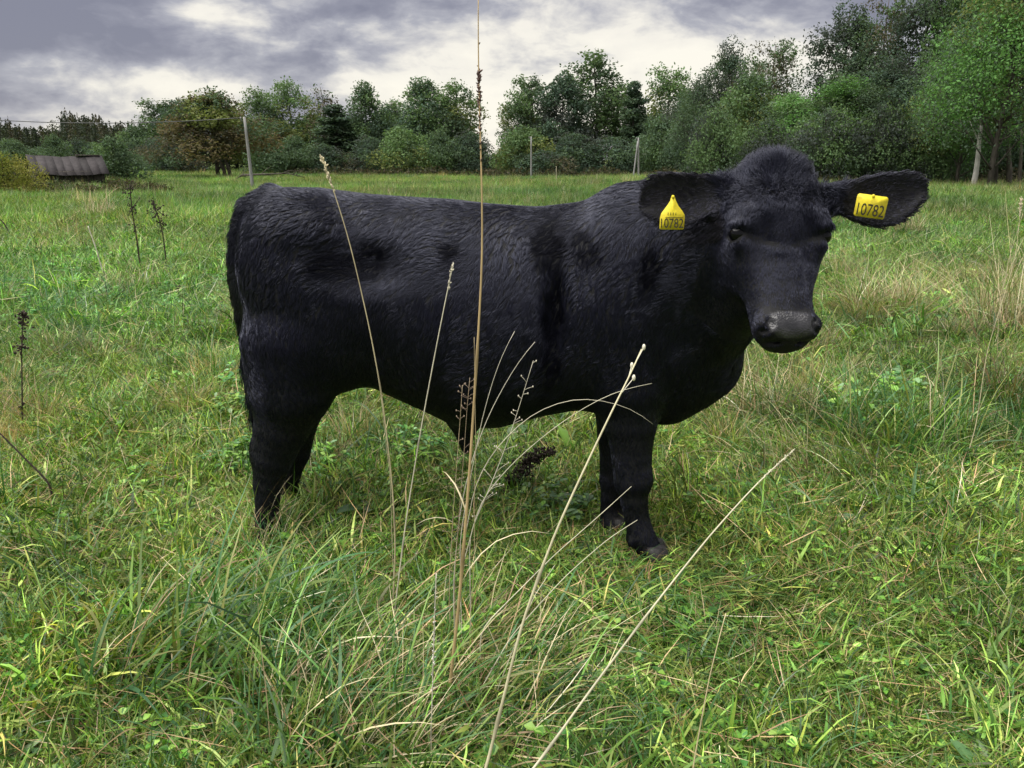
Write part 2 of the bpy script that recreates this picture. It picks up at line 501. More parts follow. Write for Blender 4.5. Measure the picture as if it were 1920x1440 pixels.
# middle row beyond the field, from left to right: kind, px of the trunk, top, width in px, distance, label
ROW = [
 ('dense', 262, 238, 80, 118, 'small dark tree at the far left end of the tree row, beside the wooded hill', 'tree'),
 ('airy_b', 318, 185, 80, 104, 'thin-crowned dark tree with sky showing through, behind the round brownish tree', 'tree'),
 ('dense_b', 352, 183, 84, 100, 'dark green tree rising behind the left half of the brownish twin-trunk tree', 'tree'),
 ('brown', 408, 168, 150, 72, 'round brownish autumn tree on two bare dark trunks near the leaning pole', 'tree'),
 ('airy', 488, 164, 90, 100, 'open-crowned tree directly behind the leaning pole', 'tree'),
 ('brown', 500, 215, 110, 98, 'rusty brown lower tree just right of the leaning pole', 'tree'),
 ('airy', 552, 146, 92, 103, 'tallest open-crowned tree between the leaning pole and the bare tree', 'tree'),
 ('bush_g', 496, 242, 76, 88, 'rounded mid green bush right of the leaning pole, in front of the brown tree', 'bush'),
 ('bush_g', 556, 256, 70, 90, 'low green bush under the tallest open-crowned tree', 'bush'),
 ('bare', 616, 158, 66, 100, 'nearly leafless tree with grey twigs and a leaf tuft on top', 'tree'),
 ('narrow', 634, 196, 84, 96, 'dark cone-shaped tree in front of the bare twigs', 'tree'),
 ('dense', 690, 156, 84, 99, 'round-topped dark green tree right of the bare-twigged tree', 'tree'),
 ('airy_b', 738, 186, 64, 104, 'small gappy tree between two round-topped dark trees', 'tree'),
 ('dense', 796, 149, 104, 99, 'broad dark green tree left of the tall grass stalk', 'tree'),
 ('airy', 858, 150, 92, 99, 'gappy tree with sky holes directly behind the tall grass stalk', 'tree'),
 ('bush_y', 756, 238, 84, 90, 'yellow-green bush below the broad dark green tree', 'bush'),
 ('bush_d', 694, 258, 74, 91, 'brownish dark bush left of the yellow-green bush', 'bush'),
 ('bush_g', 824, 246, 70, 92, 'mid green bush right of the yellow-green bush', 'bush'),
 ('bush_d', 880, 250, 78, 93, 'dark bush at the left edge of the gap in the tree row', 'bush'),
 ('airy', 970, 168, 72, 100, 'gappy tree at the right edge of the gap in the tree row', 'tree'),
 ('airy_b', 1000, 138, 86, 102, 'tree with pale leaves above the slim straight pole', 'tree'),
 ('dense_b', 1050, 132, 84, 99, 'dark leafy tree between the slim pole and the tallest tree', 'tree'),
 ('bush_y', 980, 238, 92, 92, 'yellowish bush just behind the slim straight pole', 'bush'),
 ('airy_b', 1116, 96, 112, 102, 'tallest tree of the row, a clear trunk under a leafy top', 'tree'),
 ('airy_b', 1152, 150, 76, 105, 'thin open tree against the bright sky right of the tallest tree', 'tree'),
 ('narrow', 1184, 152, 62, 97, 'narrow dark tree left of the braced double pole', 'tree'),
 ('airy', 1246, 122, 100, 102, 'pale gappy tree above the braced double pole', 'tree'),
 ('bush_g', 1236, 218, 88, 92, 'bluish green rounded bush right of the braced double pole', 'bush'),
 ('bush_g', 1276, 226, 60, 90, 'green bush tucked against the dark wood on its left side', 'bush'),
 ('bush_d', 1072, 252, 100, 93, 'dark bush below the dark leafy tree', 'bush'),
 ('bush_d', 1140, 258, 96, 94, 'dark bush below the tallest tree', 'bush'),
 ('bush_d', 1020, 282, 90, 90, 'low dark bush at the foot of the slim straight pole', 'bush'),
 ('bush_d', 606, 272, 84, 92, 'low dark bush below the bare-twigged tree', 'bush'),
 ('bush_d', 330, 258, 90, 92, 'low dark bush left of the twin-trunk brownish tree', 'bush'),
 ('bush_d', 300, 262, 60, 96, 'dark bush at the left foot of the tree row', 'bush'),
 ('bush_d', 930, 292, 60, 98, 'small low bush in the gap of the tree row', 'bush'),
 ('dense_b', 446, 200, 90, 108, 'dark tree filling in behind the leaning pole\'s top', 'tree'),
 ('dense', 592, 214, 84, 110, 'dark tree behind the bare-twigged tree', 'tree'),
 ('dense_b', 660, 214, 84, 110, 'shaded tree between cone-shaped and round-topped dark trees', 'tree'),
 ('dense_b', 740, 206, 90, 112, 'shaded tree filling the row behind the yellow-green bush', 'tree'),
 ('dense_b', 838, 190, 100, 112, 'shaded tree behind the two big trees at the tall grass stalk', 'tree'),
 ('dense_b', 892, 266, 44, 106, 'low dark tree closing the row left of its gap', 'tree'),
 ('dense', 1010, 216, 100, 112, 'shaded tree behind the slim straight pole', 'tree'),
 ('dense_b', 1084, 226, 90, 112, 'shaded low tree left of the clear-trunked tallest tree', 'tree'),
 ('dense_b', 1196, 210, 84, 112, 'shaded tree behind the braced double pole', 'tree'),
 ('dense', 1280, 168, 70, 108, 'dark tree joining the row to the wood', 'tree'),
]
for k, px, top, w, Y, lab, nm in ROW:
    plant_tree(k, px, top, w, Y, lab, 'leafy_' + nm, nm, 'trees in the row beyond the meadow' if nm == 'tree' else 'bushes at the foot of the tree row')
# the wood on the right, nearer
WOOD = [
 ('wood_d', 1310, 150, 96, 74, 'dark tree forming the left corner of the wood', 'tree'),
 ('wood_d', 1352, 80, 112, 70, 'tall dark rounded tree at the left end of the wood', 'tree'),
 ('wood_a', 1436, 74, 104, 66, 'open-crowned tree with sky gaps right of the tall dark rounded tree', 'tree'),
 ('wood_y', 1400, 142, 150, 58, 'yellow-green rounded tree in front of the tall dark one', 'tree'),
 ('wood_g', 1480, 178, 140, 55, 'grey-green tree behind the calf\'s crown', 'tree'),
 ('wood_d', 1556, 22, 160, 60, 'high dark tree stepping up towards the top of the wood', 'tree'),
 ('wood_g', 1570, 150, 170, 53, 'mid green leafy tree behind the calf\'s right-hand ear', 'tree'),
 ('wood_a', 1630, -2, 130, 60, 'tall gappy tree reaching the upper frame edge', 'tree'),
 ('wood_d', 1700, -30, 150, 57, 'dark tree rising out of the frame in the middle of the wood', 'tree'),
 ('wood_d', 1660, 110, 150, 52, 'dark lower tree in the shade of the wood above the pale ear tag', 'tree'),
 ('wood_g', 1770, -80, 170, 54, 'blue-green tall tree rising out of the frame left of the bright near tree', 'tree'),
 ('wood_d', 1840, -120, 170, 60, 'dark tree behind the bright near tree', 'tree'),
 ('wood_d', 1960, -160, 220, 58, 'dark tree cut off by the right-hand frame edge', 'tree'),
 ('near_g', 1862, -90, 260, 42, 'bright green near tree overhanging the pale leaning trunk', 'tree'),
 ('near_g', 1800, 120, 170, 47, 'fresh green low-branched tree left of the pale leaning trunk', 'tree'),
 ('shrub_w', 1340, 215, 110, 55, 'grey-green shrub at the left front of the wood', 'bush'),
 ('shrub_w', 1430, 232, 120, 52, 'leafy shrub behind the calf\'s neck', 'bush'),
 ('shrub_w', 1540, 214, 130, 50, 'green shrub right behind the calf\'s forehead', 'bush'),
 ('shrub_w', 1640, 208, 130, 50, 'dense shrub above the calf\'s outstretched ear', 'bush'),
 ('shrub_w', 1735, 228, 120, 49, 'shrub with pale leaves left of the pale leaning trunk', 'bush'),
 ('shrub_w', 1690, 262, 90, 56, 'small dark shrub in the shade under the wood', 'bush'),
 ('bush_d', 1780, 276, 120, 62, 'dark undergrowth bush behind the pale leaning trunk', 'bush'),
 ('bush_d', 1880, 272, 140, 62, 'dark undergrowth bush at the right-hand end of the wood', 'bush'),
 ('bush_d', 1600, 250, 160, 62, 'dark undergrowth bush deep in the middle of the wood', 'bush'),
 ('bush_d', 1960, 262, 140, 60, 'dark undergrowth bush cut off by the frame edge', 'bush'),
]
for k, px, top, w, Y, lab, nm in WOOD:
    plant_tree(k, px, top, w, Y, lab, 'woodland_' + ('tree' if nm == 'tree' else 'shrub'), nm, 'trees of the wood on the right' if nm == 'tree' else 'shrubs along the edge of the wood')
# bushes on the left, by the shed
LEFT = [
 ('bush_l', 2, 292, 110, 31, 'yellow-green bush at the left-hand frame edge in front of the shed', 'bush'),
 ('bush_g', 212, 262, 96, 56, 'rounded green bush right beside the shed roof', 'bush'),
 ('bush_g', 106, 254, 56, 90, 'dark green bush showing above the shed roof', 'bush'),
 ('bush_d', 150, 262, 60, 96, 'small dark bush behind the shed ridge', 'bush'),
 ('bush_g', 30, 262, 70, 110, 'green bush on the rise behind the yellow-green bush', 'bush'),
 ('bush_y', 180, 268, 60, 110, 'yellowish bush on the rise between shed and tree row', 'bush'),
 ('bush_d', 242, 268, 60, 110, 'dark bush on the rise just left of the tree row', 'bush'),
]
for k, px, top, w, Y, lab, nm in LEFT:
    plant_tree(k, px, top, w, Y, lab, 'field_bush', nm, 'bushes round the shed')

# bare trunks: twin trunks of the brownish tree, trunks at the edge of the wood
def trunk_tree(px0, py0, px1, py1, Y, r, label, mat=M_BARK, name='bare_trunk', group='bare trunks at the wood edge'):
    a = U(px0, py0, Y); b_ = U(px1, py1, Y)
    a[2] = terr(a[0], Y) - 0.1
    mb = MB()
    s = np.linspace(0, 1, 9)[:, None]
    pts = a * (1 - s) + b_ * s + np.array((1, 0.5, 0)) * np.sin(s * 5) * r * 0.5
    mb.tube(pts - a, r * (1.15 - 0.55 * s[:, 0]), 8)
    for k in range(3):
        d = np.array((random.uniform(-1, 1), random.uniform(-1, 1), random.uniform(0.6, 1.2))) * r * 9
        st = pts[6 + k % 3] - a
        mb.tube(np.stack([st, st + d * 0.5, st + d]), [r * 0.4, r * 0.25, r * 0.05], 5)
    t = thing(name, label, 'tree', tuple(a), group)
    mb.build('trunk', mat, t)
    return t
trunk_tree(421, 335, 414, 296, 71, 0.17, 'left of the two bare dark trunks under the brownish tree', group='twin trunks under the brownish tree')
trunk_tree(430, 335, 424, 294, 71, 0.17, 'right of the two bare dark trunks under the brownish tree', group='twin trunks under the brownish tree')
trunk_tree(1826, 336, 1842, 235, 43, 0.14, 'pale grey leaning trunk at the front of the wood', M_PALEBARK)
trunk_tree(1766, 332, 1765, 240, 50, 0.11, 'thin dark upright trunk left of the pale leaning one', M_BARK)
trunk_tree(1784, 332, 1782, 240, 50, 0.08, 'thinnest dark trunk next to the pale leaning one', M_BARK)
trunk_tree(1866, 334, 1872, 240, 46, 0.13, 'dark brown trunk right of the pale leaning one', M_BARK)
trunk_tree(1894, 334, 1890, 240, 48, 0.16, 'thick dark trunk near the right-hand frame edge', M_BARK)
trunk_tree(1912, 334, 1918, 240, 49, 0.10, 'dark trunk cut by the right-hand frame edge', M_BARK)

# far wooded hill on the left: reads as one mass
def far_wood():
    rng = np.random.default_rng(5)
    V, Q, C, k = [], [], [], 0
    for i in range(620):
        px = rng.uniform(-160, 330); Y = rng.uniform(200, 300)
        x = U(px, 300, Y)[0]; z0 = float(terr(x, Y))
        edge = 232 + 10 * math.sin(px * 0.021) + (14 if px > 200 else 0) + rng.normal(scale=7) - (14 if 120 < px < 170 else 0)
        if rng.random() < 0.5:
            edge += rng.uniform(0, 22)
        h = max(5.0, U(px, edge, Y)[2] - z0)
        con = rng.random() < 0.75
        w = h * (0.20 if con else 0.34)
        m = 100
        t = rng.uniform(0.03, 1, m) ** 0.9
        r = w * ((1 - t) ** 0.75 if con else np.sin(np.pi * np.clip(t * 0.85 + 0.15, 0, 1)) ** 0.6) * np.sqrt(rng.uniform(0.2, 1, m))
        a = rng.uniform(0, 6.283, m)
        p = np.stack([x + np.cos(a) * r, Y + np.sin(a) * r, z0 + t * h], 1)
        v, q = leaf_cards(p, rng.uniform(0.5, 1.15, m) * (1 - 0.45 * t), 0.2, rng)
        c = np.array(((0.036, 0.048, 0.034), (0.046, 0.056, 0.036), (0.06, 0.058, 0.038))[rng.integers(0, 3)]) * rng.uniform(0.8, 1.2)
        V.append(v); Q.append(q + k); C.append(np.tile(c, (len(v), 1))); k += len(v)
        s = np.array([(x - 0.1, Y, z0), (x + 0.1, Y, z0), (x + 0.02, Y, z0 + h * 1.02), (x - 0.02, Y, z0 + h * 1.02)])
        V.append(s); Q.append(np.arange(4)[None] + k); C.append(np.tile((0.03, 0.028, 0.024), (4, 1))); k += 4
    link('far_woods', new_mesh('far_woods', np.concatenate(V), np.concatenate(Q), np.concatenate(C)), M_LEAF, kind='stuff')
far_wood()

# brush of tall weeds and brambles in front of the shed, and along the foot of the rows
def undergrowth():
    rng = np.random.default_rng(8)
    V, Q, C, k = [], [], [], 0
    def clump(px, Y, w, h, cols, m, leaf):
        nonlocal k
        x = U(px, 312, Y)[0]; z0 = float(terr(x, Y))
        d = rng.normal(size=(m, 3)); d /= np.linalg.norm(d, axis=1)[:, None]
        p = np.array((x, Y, z0)) + d * rng.uniform(0.2, 1, (m, 1)) ** 0.5 * np.array((w, w * 0.8, h)); p[:, 2] = np.where(p[:, 2] < z0, 2 * z0 - p[:, 2], p[:, 2])
        v, q = leaf_cards(p, leaf * rng.uniform(0.5, 1.4, m), 0.2, rng)
        c = np.array(cols)[rng.integers(0, len(cols), m)] * rng.uniform(0.7, 1.25, (m, 1))
        V.append(v); Q.append(q + k); C.append(np.repeat(c, 4, axis=0)); k += len(v)
    for i in range(170):
        px = rng.uniform(-140, 310)
        hh = 1.15 * (1 - sstep(40, 300, px)) + 0.60
        hh *= 1 - .6 * (50 < px < 205)
        clump(px, rng.uniform(33, 41), rng.uniform(0.4, 1.0), hh * rng.uniform(0.6, 1.1), [(0.05, 0.05, 0.028), (0.04, 0.045, 0.024), (0.075, 0.065, 0.036), (0.06, 0.075, 0.03)], 260, 0.10)
    for i in range(60):
        clump(rng.uniform(540, 1290), rng.uniform(84, 90), rng.uniform(0.8, 2.0), rng.uniform(0.5, 1.3), [(0.045, 0.055, 0.028), (0.04, 0.04, 0.026), (0.07, 0.06, 0.035)], 160, 0.26)
    for i in range(60):
        clump(rng.uniform(1290, 1960), rng.uniform(50, 56), rng.uniform(0.5, 1.4), rng.uniform(0.4, 1.2), [(0.03, 0.036, 0.02), (0.04, 0.04, 0.026), (0.07, 0.06, 0.04)], 260, 0.15)
    link('undergrowth', new_mesh('undergrowth', np.concatenate(V), np.concatenate(Q), np.concatenate(C)), M_LEAF, kind='stuff')
undergrowth()

# ------------------------------------------------------------------ shed
def shed():
    Y = 50.0
    a = U(62, 330, Y); b_ = U(190, 330, Y)
    z0 = float(terr((a[0] + b_[0]) / 2, Y))
    t = thing('shed', 'low old shed with a sagging dark roof behind the weeds at the left', 'shed', ((a[0] + b_[0]) / 2, Y, z0))
    t.rotation_euler = (0, 0, R(38))
    w = (b_[0] - a[0]) / 2 * 0.98
    zr = U(120, 291, Y)[2] - z0; ze = U(120, 324, Y)[2] - z0
    dpt = 1.5
    for (lo, hi) in (((-w + .25, -dpt + .2, -0.1), (w - .25, -dpt + .28, ze + .1)), ((-w + .25, dpt - .28, -0.1), (w - .25, dpt - .2, ze + .1))):
        mb = MB(); k = int((hi[0] - lo[0]) / 0.2)
        for i in range(k):
            x0 = lo[0] + (hi[0] - lo[0]) * i / k
            mb.box((x0, lo[1] + random.uniform(0, .02), lo[2]), (x0 + (hi[0] - lo[0]) / k - 0.015, hi[1], hi[2]), np.ones(3) * random.uniform(.7, 1.3))
        mb.build('wall', M_BOARD, t, False)
    for sx in (-1, 1):
        mb = MB()
        x0, x1 = (-w + .2, -w + .28) if sx < 0 else (w - .28, w - .2)
        v = [(x0, -dpt + .29, -.1), (x1, -dpt + .29, -.1), (x1, dpt - .29, -.1), (x0, dpt - .29, -.1), (x0, -dpt + .29, ze), (x1, -dpt + .29, ze), (x1, dpt - .29, ze), (x0, dpt - .29, ze), (x0, 0, zr - .12), (x1, 0, zr - .12)]
        mb.add(v, [(0, 1, 5, 4), (1, 2, 6, 5), (2, 3, 7, 6), (3, 0, 4, 7), (4, 5, 9, 8), (6, 7, 8, 9), (4, 8, 7, 4), (5, 6, 9, 5)], (.8, .8, .8))
        mb.build('gable', M_BOARD, t, False)
    # roof: overlapping sheets, each a part
    ns = 9
    for side in (-1, 1):
        for i in range(ns):
            x0 = -w + 2 * w * i / ns; x1 = -w + 2 * w * (i + 1) / ns + 0.03
            sag = lambda x: -0.10 * math.cos(x / w * 1.4) ** 2 + 0.02 * math.sin(x * 5)
            mb = MB(); vs = []
            for x in (x0, x1):
                for (yy, zz) in ((0, zr), (side * dpt * 1.05, ze - 0.05)):
                    off = random.uniform(0, 0.03)
                    vs += [(x, yy, zz + sag(x) + off), (x, yy, zz + sag(x) + off - 0.03)]
            q = [(0, 2, 6, 4), (1, 5, 7, 3), (0, 1, 3, 2), (4, 6, 7, 5), (0, 4, 5, 1), (2, 3, 7, 6)]
            mb.add(vs, q, np.array((1, .97, .97)) * random.uniform(.65, 1.35))
            mb.build('roof_sheet', M_ROOF, t, False)
    mb = MB(); mb.box((w * 0.3, -0.12, zr - 0.02), (w * 0.95, 0.12, zr + 0.035), (3.0, 2.8, 2.5)); mb.build('ridge_board', M_ROOF, t, False)
shed()

# ------------------------------------------------------------------ poles and wire
def pole(px0, py0, px1, py1, Y, r, name, label, struts=()):
    a = U(px0, py0, Y); b_ = U(px1, py1, Y); a[2] = min(a[2], terr(a[0], Y)) - 0.3
    t = thing(name, label, 'pole', tuple(a))
    mb = MB(); s = np.linspace(0, 1, 6)[:, None]
    mb.tube((b_ - a) * s, r * (1.2 - 0.4 * s[:, 0]), 9)
    mb.build('shaft', M_POLE, t)
    top = b_ - a
    mb = MB(); mb.tube(np.array([(0.0, 0, -0.25), (-0.16, 0, -0.22), (-0.2, 0, -0.14)]) + top, 0.025, 5); mb.build('hook', M_WIRE, t)
    mb = MB(); mb.ellipsoid(top + np.array((-0.2, 0, -0.07)), np.eye(3), (0.05, 0.05, 0.07)); mb.build('insulator', M_POLE, t)
    for (sx, sy, ex, ey) in struts:
        c = U(sx, sy, Y - 0.6); d = U(ex, ey, Y) ; c[2] = min(c[2], terr(c[0], Y)) - 0.2
        mb = MB(); mb.tube((c - a) * (1 - s) + (d - a) * s, r * 0.85, 8); mb.build('brace', M_POLE, t)
    return a, b_
pa, pb = pole(475, 357, 458, 219, 45, 0.085, 'utility_pole', 'grey leaning pole in front of the brownish tree, left of the calf\'s rump')
pole(996, 332, 996, 256, 82, 0.085, 'utility_pole', 'slim grey pole standing straight before the yellowish bush')
pole(1198, 325, 1197, 258, 80, 0.085, 'utility_pole', 'pale double pole with a leaning brace beside the calf\'s neck', [(1187, 328, 1196, 264)])
mb = MB()
w0 = pb + np.array((-0.2, 0, -0.05)); w1 = U(-260, 200, 49)
s = np.linspace(0, 1, 40)[:, None]
mb.tube(w0 * (1 - s) + w1 * s - np.array((0, 0, 1)) * 4 * s * (1 - s) * 0.55, 0.022, 5)
mb.build('overhead_wire', M_WIRE, None, label='thin dark wire running from the leaning pole out over the shed', category='wire')

# fallen branch by the pole
def fallen():
    Y = 60
    t = thing('fallen_branch', 'bare dark fallen branch lying right of the leaning pole', 'branch', tuple(U(480, 335, Y)))
    o0 = np.array(t.location)
    mb = MB()
    pts = np.array([U(442, 335, Y), U(455, 328, Y), U(490, 327, Y), U(540, 325, Y), U(572, 333, Y)]) - o0
    mb.tube(pts, [0.05, 0.08, 0.065, 0.045, 0.02], 7); mb.build('bough', M_BARK, t)
    mb = MB()
    rng = np.random.default_rng(3)
    for i in range(14):
        k = rng.uniform(0.6, 3.8); p = np.array([np.interp(k, range(5), pts[:, j]) for j in range(3)])
        d = np.array((rng.uniform(-.3, 1.4), rng.uniform(-.6, .6), rng.uniform(-.3, .6)))
        mb.tube(np.stack([p, p + d * .5 + (0, 0, .05), p + d]), [0.03, 0.02, 0.008], 4)
    mb.build('twigs', M_BARK, t)
fallen()


# ------------------------------------------------------------------ the calf: one continuous body grown as a distance field and meshed
def smin(a, b_, k):
    h = np.clip(0.5 + 0.5 * (b_ - a) / k, 0, 1)
    return b_ * (1 - h) + a * h - k * h * (1 - h)
class Field:
    def __init__(s, lo, hi, h):
        s.lo, s.h = np.array(lo, np.float32), h
        s.n = np.ceil((np.array(hi) - lo) / h).astype(int) + 1
        s.f = np.full(s.n, 0.3, np.float32)
        s.ax = [s.lo[i] + np.arange(s.n[i], dtype=np.float32) * h for i in range(3)]
    def sub(s, lo, hi):
        i0 = np.clip(np.floor((np.array(lo) - s.lo) / s.h).astype(int), 0, s.n - 1)
        i1 = np.clip(np.ceil((np.array(hi) - s.lo) / s.h).astype(int) + 1, 1, s.n)
        sl = tuple(slice(a, b_) for a, b_ in zip(i0, i1))
        return sl, np.meshgrid(*[s.ax[i][sl[i]] for i in range(3)], indexing='ij')
    def join(s, fn, lo, hi, k, pad=0.08):
        sl, (X, Y, Z) = s.sub(np.array(lo) - pad, np.array(hi) + pad)
        s.f[sl] = smin(s.f[sl], fn(X, Y, Z), k)
    def carve(s, fn, lo, hi, k, pad=0.06):
        sl, (X, Y, Z) = s.sub(np.array(lo) - pad, np.array(hi) + pad)
        s.f[sl] = -smin(-s.f[sl], fn(X, Y, Z), k)
    def capsule(s, a, b_, ra, rb, k=0.04, carve=False):
        a, b_ = np.array(a, np.float32), np.array(b_, np.float32); ba = b_ - a; l2 = float(ba @ ba) + 1e-9
        def fn(X, Y, Z):
            px_, py_, pz_ = X - a[0], Y - a[1], Z - a[2]
            h = np.clip((px_ * ba[0] + py_ * ba[1] + pz_ * ba[2]) / l2, 0, 1)
            return np.sqrt((px_ - h * ba[0]) ** 2 + (py_ - h * ba[1]) ** 2 + (pz_ - h * ba[2]) ** 2) - (ra + (rb - ra) * h)
        r = max(ra, rb)
        (s.carve if carve else s.join)(fn if not carve else fn, np.minimum(a, b_) - r, np.maximum(a, b_) + r, k)
    def blob(s, c, rad, axes=np.eye(3), k=0.04, carve=False):
        c = np.array(c, np.float32); A = np.array(axes, np.float32); rad = np.array(rad, np.float32)
        def fn(X, Y, Z):
            d = [((X - c[0]) * A[i, 0] + (Y - c[1]) * A[i, 1] + (Z - c[2]) * A[i, 2]) / rad[i] for i in range(3)]
            return (np.sqrt(d[0] ** 2 + d[1] ** 2 + d[2] ** 2) - 1) * rad.min() * 1.15
        r = rad.max()
        (s.carve if carve else s.join)(fn, c - r, c + r, k)
    def chain(s, pts, k=0.035):
        P_ = np.array([q_[0] for q_ in pts], np.float32); r_ = np.array([q_[1] for q_ in pts])
        def fn(X, Y, Z):
            d = None
            for i in range(len(P_) - 1):
                a, ba = P_[i], P_[i + 1] - P_[i]
                h = np.clip(((X - a[0]) * ba[0] + (Y - a[1]) * ba[1] + (Z - a[2]) * ba[2]) / float(ba @ ba), 0, 1)
                e = np.sqrt((X - a[0] - h * ba[0]) ** 2 + (Y - a[1] - h * ba[1]) ** 2 + (Z - a[2] - h * ba[2]) ** 2) - (r_[i] + (r_[i + 1] - r_[i]) * h)
                d = e if d is None else smin(d, e, 0.006)
            return d.astype(np.float32)
        s.join(fn, P_.min(0) - r_.max(), P_.max(0) + r_.max(), k)
    def mesh(s):
        """surface nets"""
        f = s.f; ins = f < 0
        n0, n1, n2 = f.shape
        c = [ins[i:n0 - 1 + i, j:n1 - 1 + j, k:n2 - 1 + k] for i in (0, 1) for j in (0, 1) for k in (0, 1)]
        cnt = sum(x.astype(np.int8) for x in c)
        act = (cnt > 0) & (cnt < 8)
        idx = np.argwhere(act)
        vid = np.full(act.shape, -1, np.int32); vid[act] = np.arange(len(idx))
        corners = np.array([(i, j, k) for i in (0, 1) for j in (0, 1) for k in (0, 1)])
        cv = np.stack([f[idx[:, 0] + a, idx[:, 1] + b_, idx[:, 2] + d] for a, b_, d in corners], 1)
        acc = np.zeros((len(idx), 3)); w = np.zeros(len(idx))
        for p in range(8):
            for q in range(p + 1, 8):
                if np.abs(corners[p] - corners[q]).sum() == 1:
                    va, vb = cv[:, p], cv[:, q]
                    m = (va < 0) != (vb < 0)
                    t = np.where(m, va / np.where(m, va - vb, 1), 0)
                    acc += m[:, None] * (corners[p] + t[:, None] * (corners[q] - corners[p])); w += m
        v = s.lo + (idx + acc / w[:, None]) * s.h
        quads = []
        for ax in range(3):
            u_, w_ = [(1, 2), (2, 0), (0, 1)][ax]
            a = np.moveaxis(ins, ax, 0)
            e = np.argwhere(np.diff(ins.astype(np.int8), axis=ax) != 0)
            ok = (e[:, u_] > 0) & (e[:, w_] > 0) & (e[:, u_] < f.shape[u_] - 1) & (e[:, w_] < f.shape[w_] - 1)
            e = e[ok]
            du = np.zeros(3, int); du[u_] = 1
            dw = np.zeros(3, int); dw[w_] = 1
            g = lambda q: vid[q[:, 0], q[:, 1], q[:, 2]]
            qd = np.stack([g(e - du - dw), g(e - dw), g(e), g(e - du)], 1)
            flip = ~ins[e[:, 0], e[:, 1], e[:, 2]]
            qd[flip] = qd[flip][:, ::-1]
            quads.append(qd)
        return v, np.concatenate(quads)

def YC(px):                       # middle plane of the body: the fore end stands a little nearer
    return 2.47 - 0.085 * (px - 440) / 900
def B(px, py, dY=0.0):
    return U(px, py, YC(px) + dY)

HS = 0.0072
FD = Field((-0.96, 1.70, -0.03), (1.10, 2.84, 1.30), HS)

# trunk of the body: px column, top, bottom, half width
TR = [(446, 440, 600, .03), (456, 405, 650, .075), (480, 372, 690, .135), (520, 352, 715, .185), (600, 353, 735, .225), (680, 364, 722, .235), (760, 370, 756, .262), (850, 375, 797, .282),
      (930, 384, 800, .285), (1010, 389, 780, .265), (1090, 379, 768, .232), (1160, 362, 782, .222), (1230, 352, 790, .205), (1300, 375, 782, .175), (1345, 420, 750, .135), (1374, 490, 700, .08), (1386, 560, 650, .03)]
tx, tz0, tz1, tw = [], [], [], []
for (px, a, b_, w) in TR:
    pa_, pb_ = B(px, a), B(px, b_)
    tx.append(pa_[0]); tz1.append(pa_[2]); tz0.append(pb_[2] + 0.012); tw.append(w)
# smooth curves through the stations
sx = np.linspace(tx[0], tx[-1], 300)
def smooth_curve(v):
    y = np.interp(sx, tx, v)
    k = np.hanning(23); k /= k.sum()
    yp = np.concatenate([np.full(11, y[0]) , y, np.full(11, y[-1])])
    return np.convolve(yp, k, 'valid')
s0, s1, sw = smooth_curve(tz0), smooth_curve(tz1), smooth_curve(tw)
yc_of_x = lambda X: 2.47 - 0.085 * (X + 0.87) / 1.50
def trunk_fn(X, Y, Z):
    z0 = np.interp(X, sx, s0); z1 = np.interp(X, sx, s1); w = np.interp(X, sx, sw)
    c = (z0 + z1) / 2; h = np.maximum((z1 - z0) / 2, 0.01)
    y = np.abs(Y - yc_of_x(X)); z = (Z - c) / h
    # the widest part of the barrel is below the middle; the back is narrower
    wl = w * (1 - 0.20 * np.clip(z, 0, 1) ** 1.5 - 0.10 * np.clip(-z, 0, 1) ** 2)
    e = 2.35
    r = ((y / wl) ** e + np.abs(z) ** e) ** (1 / e)
    d = (r - 1) * np.minimum(w, h) * 0.95
    ex = np.maximum(np.maximum(sx[0] - X, X - sx[-1]), 0)
    return (d + ex).astype(np.float32)
FD.join(trunk_fn, (sx[0], 2.05, 0.45), (sx[-1], 2.8, 1.18), 0.02)

# haunch and stifle, near and far side
for sgn in (-1, 1):
    o = 0.125 * sgn
    FD.blob(B(545, 520, o), (0.15, 0.115, 0.24), k=0.06)
    FD.blob(B(600, 640, o * 1.05), (0.135, 0.085, 0.15), k=0.06)
    FD.blob(B(585, 430, o * 0.95), (0.10, 0.10, 0.06), k=0.06)          # hook of the hip
    FD.blob(B(1180, 560, o * 0.98), (0.12, 0.10, 0.26), k=0.07)         # shoulder
    FD.blob(B(1250, 640, o * 0.85), (0.11, 0.09, 0.14), k=0.06)         # point of the shoulder
    FD.blob(B(1165, 700, o * 0.95), (0.10, 0.08, 0.13), k=0.05)         # elbow
    # hollows: flank and behind the shoulder blade
    yb = 0.30 * sgn
    FD.blob(B(675, 498, yb * .975), (0.095, 0.085, 0.060), k=0.07, carve=True)
    FD.blob(B(1045, 560, yb * .90), (0.036, 0.07, 0.18), k=0.04, carve=True)
    FD.blob(B(1110, 470, yb * .88), (0.032, 0.05, 0.09), k=0.035, carve=True)
    FD.blob(B(1235, 500, yb * 0.86), (0.04, 0.06, 0.13), k=0.04, carve=True)

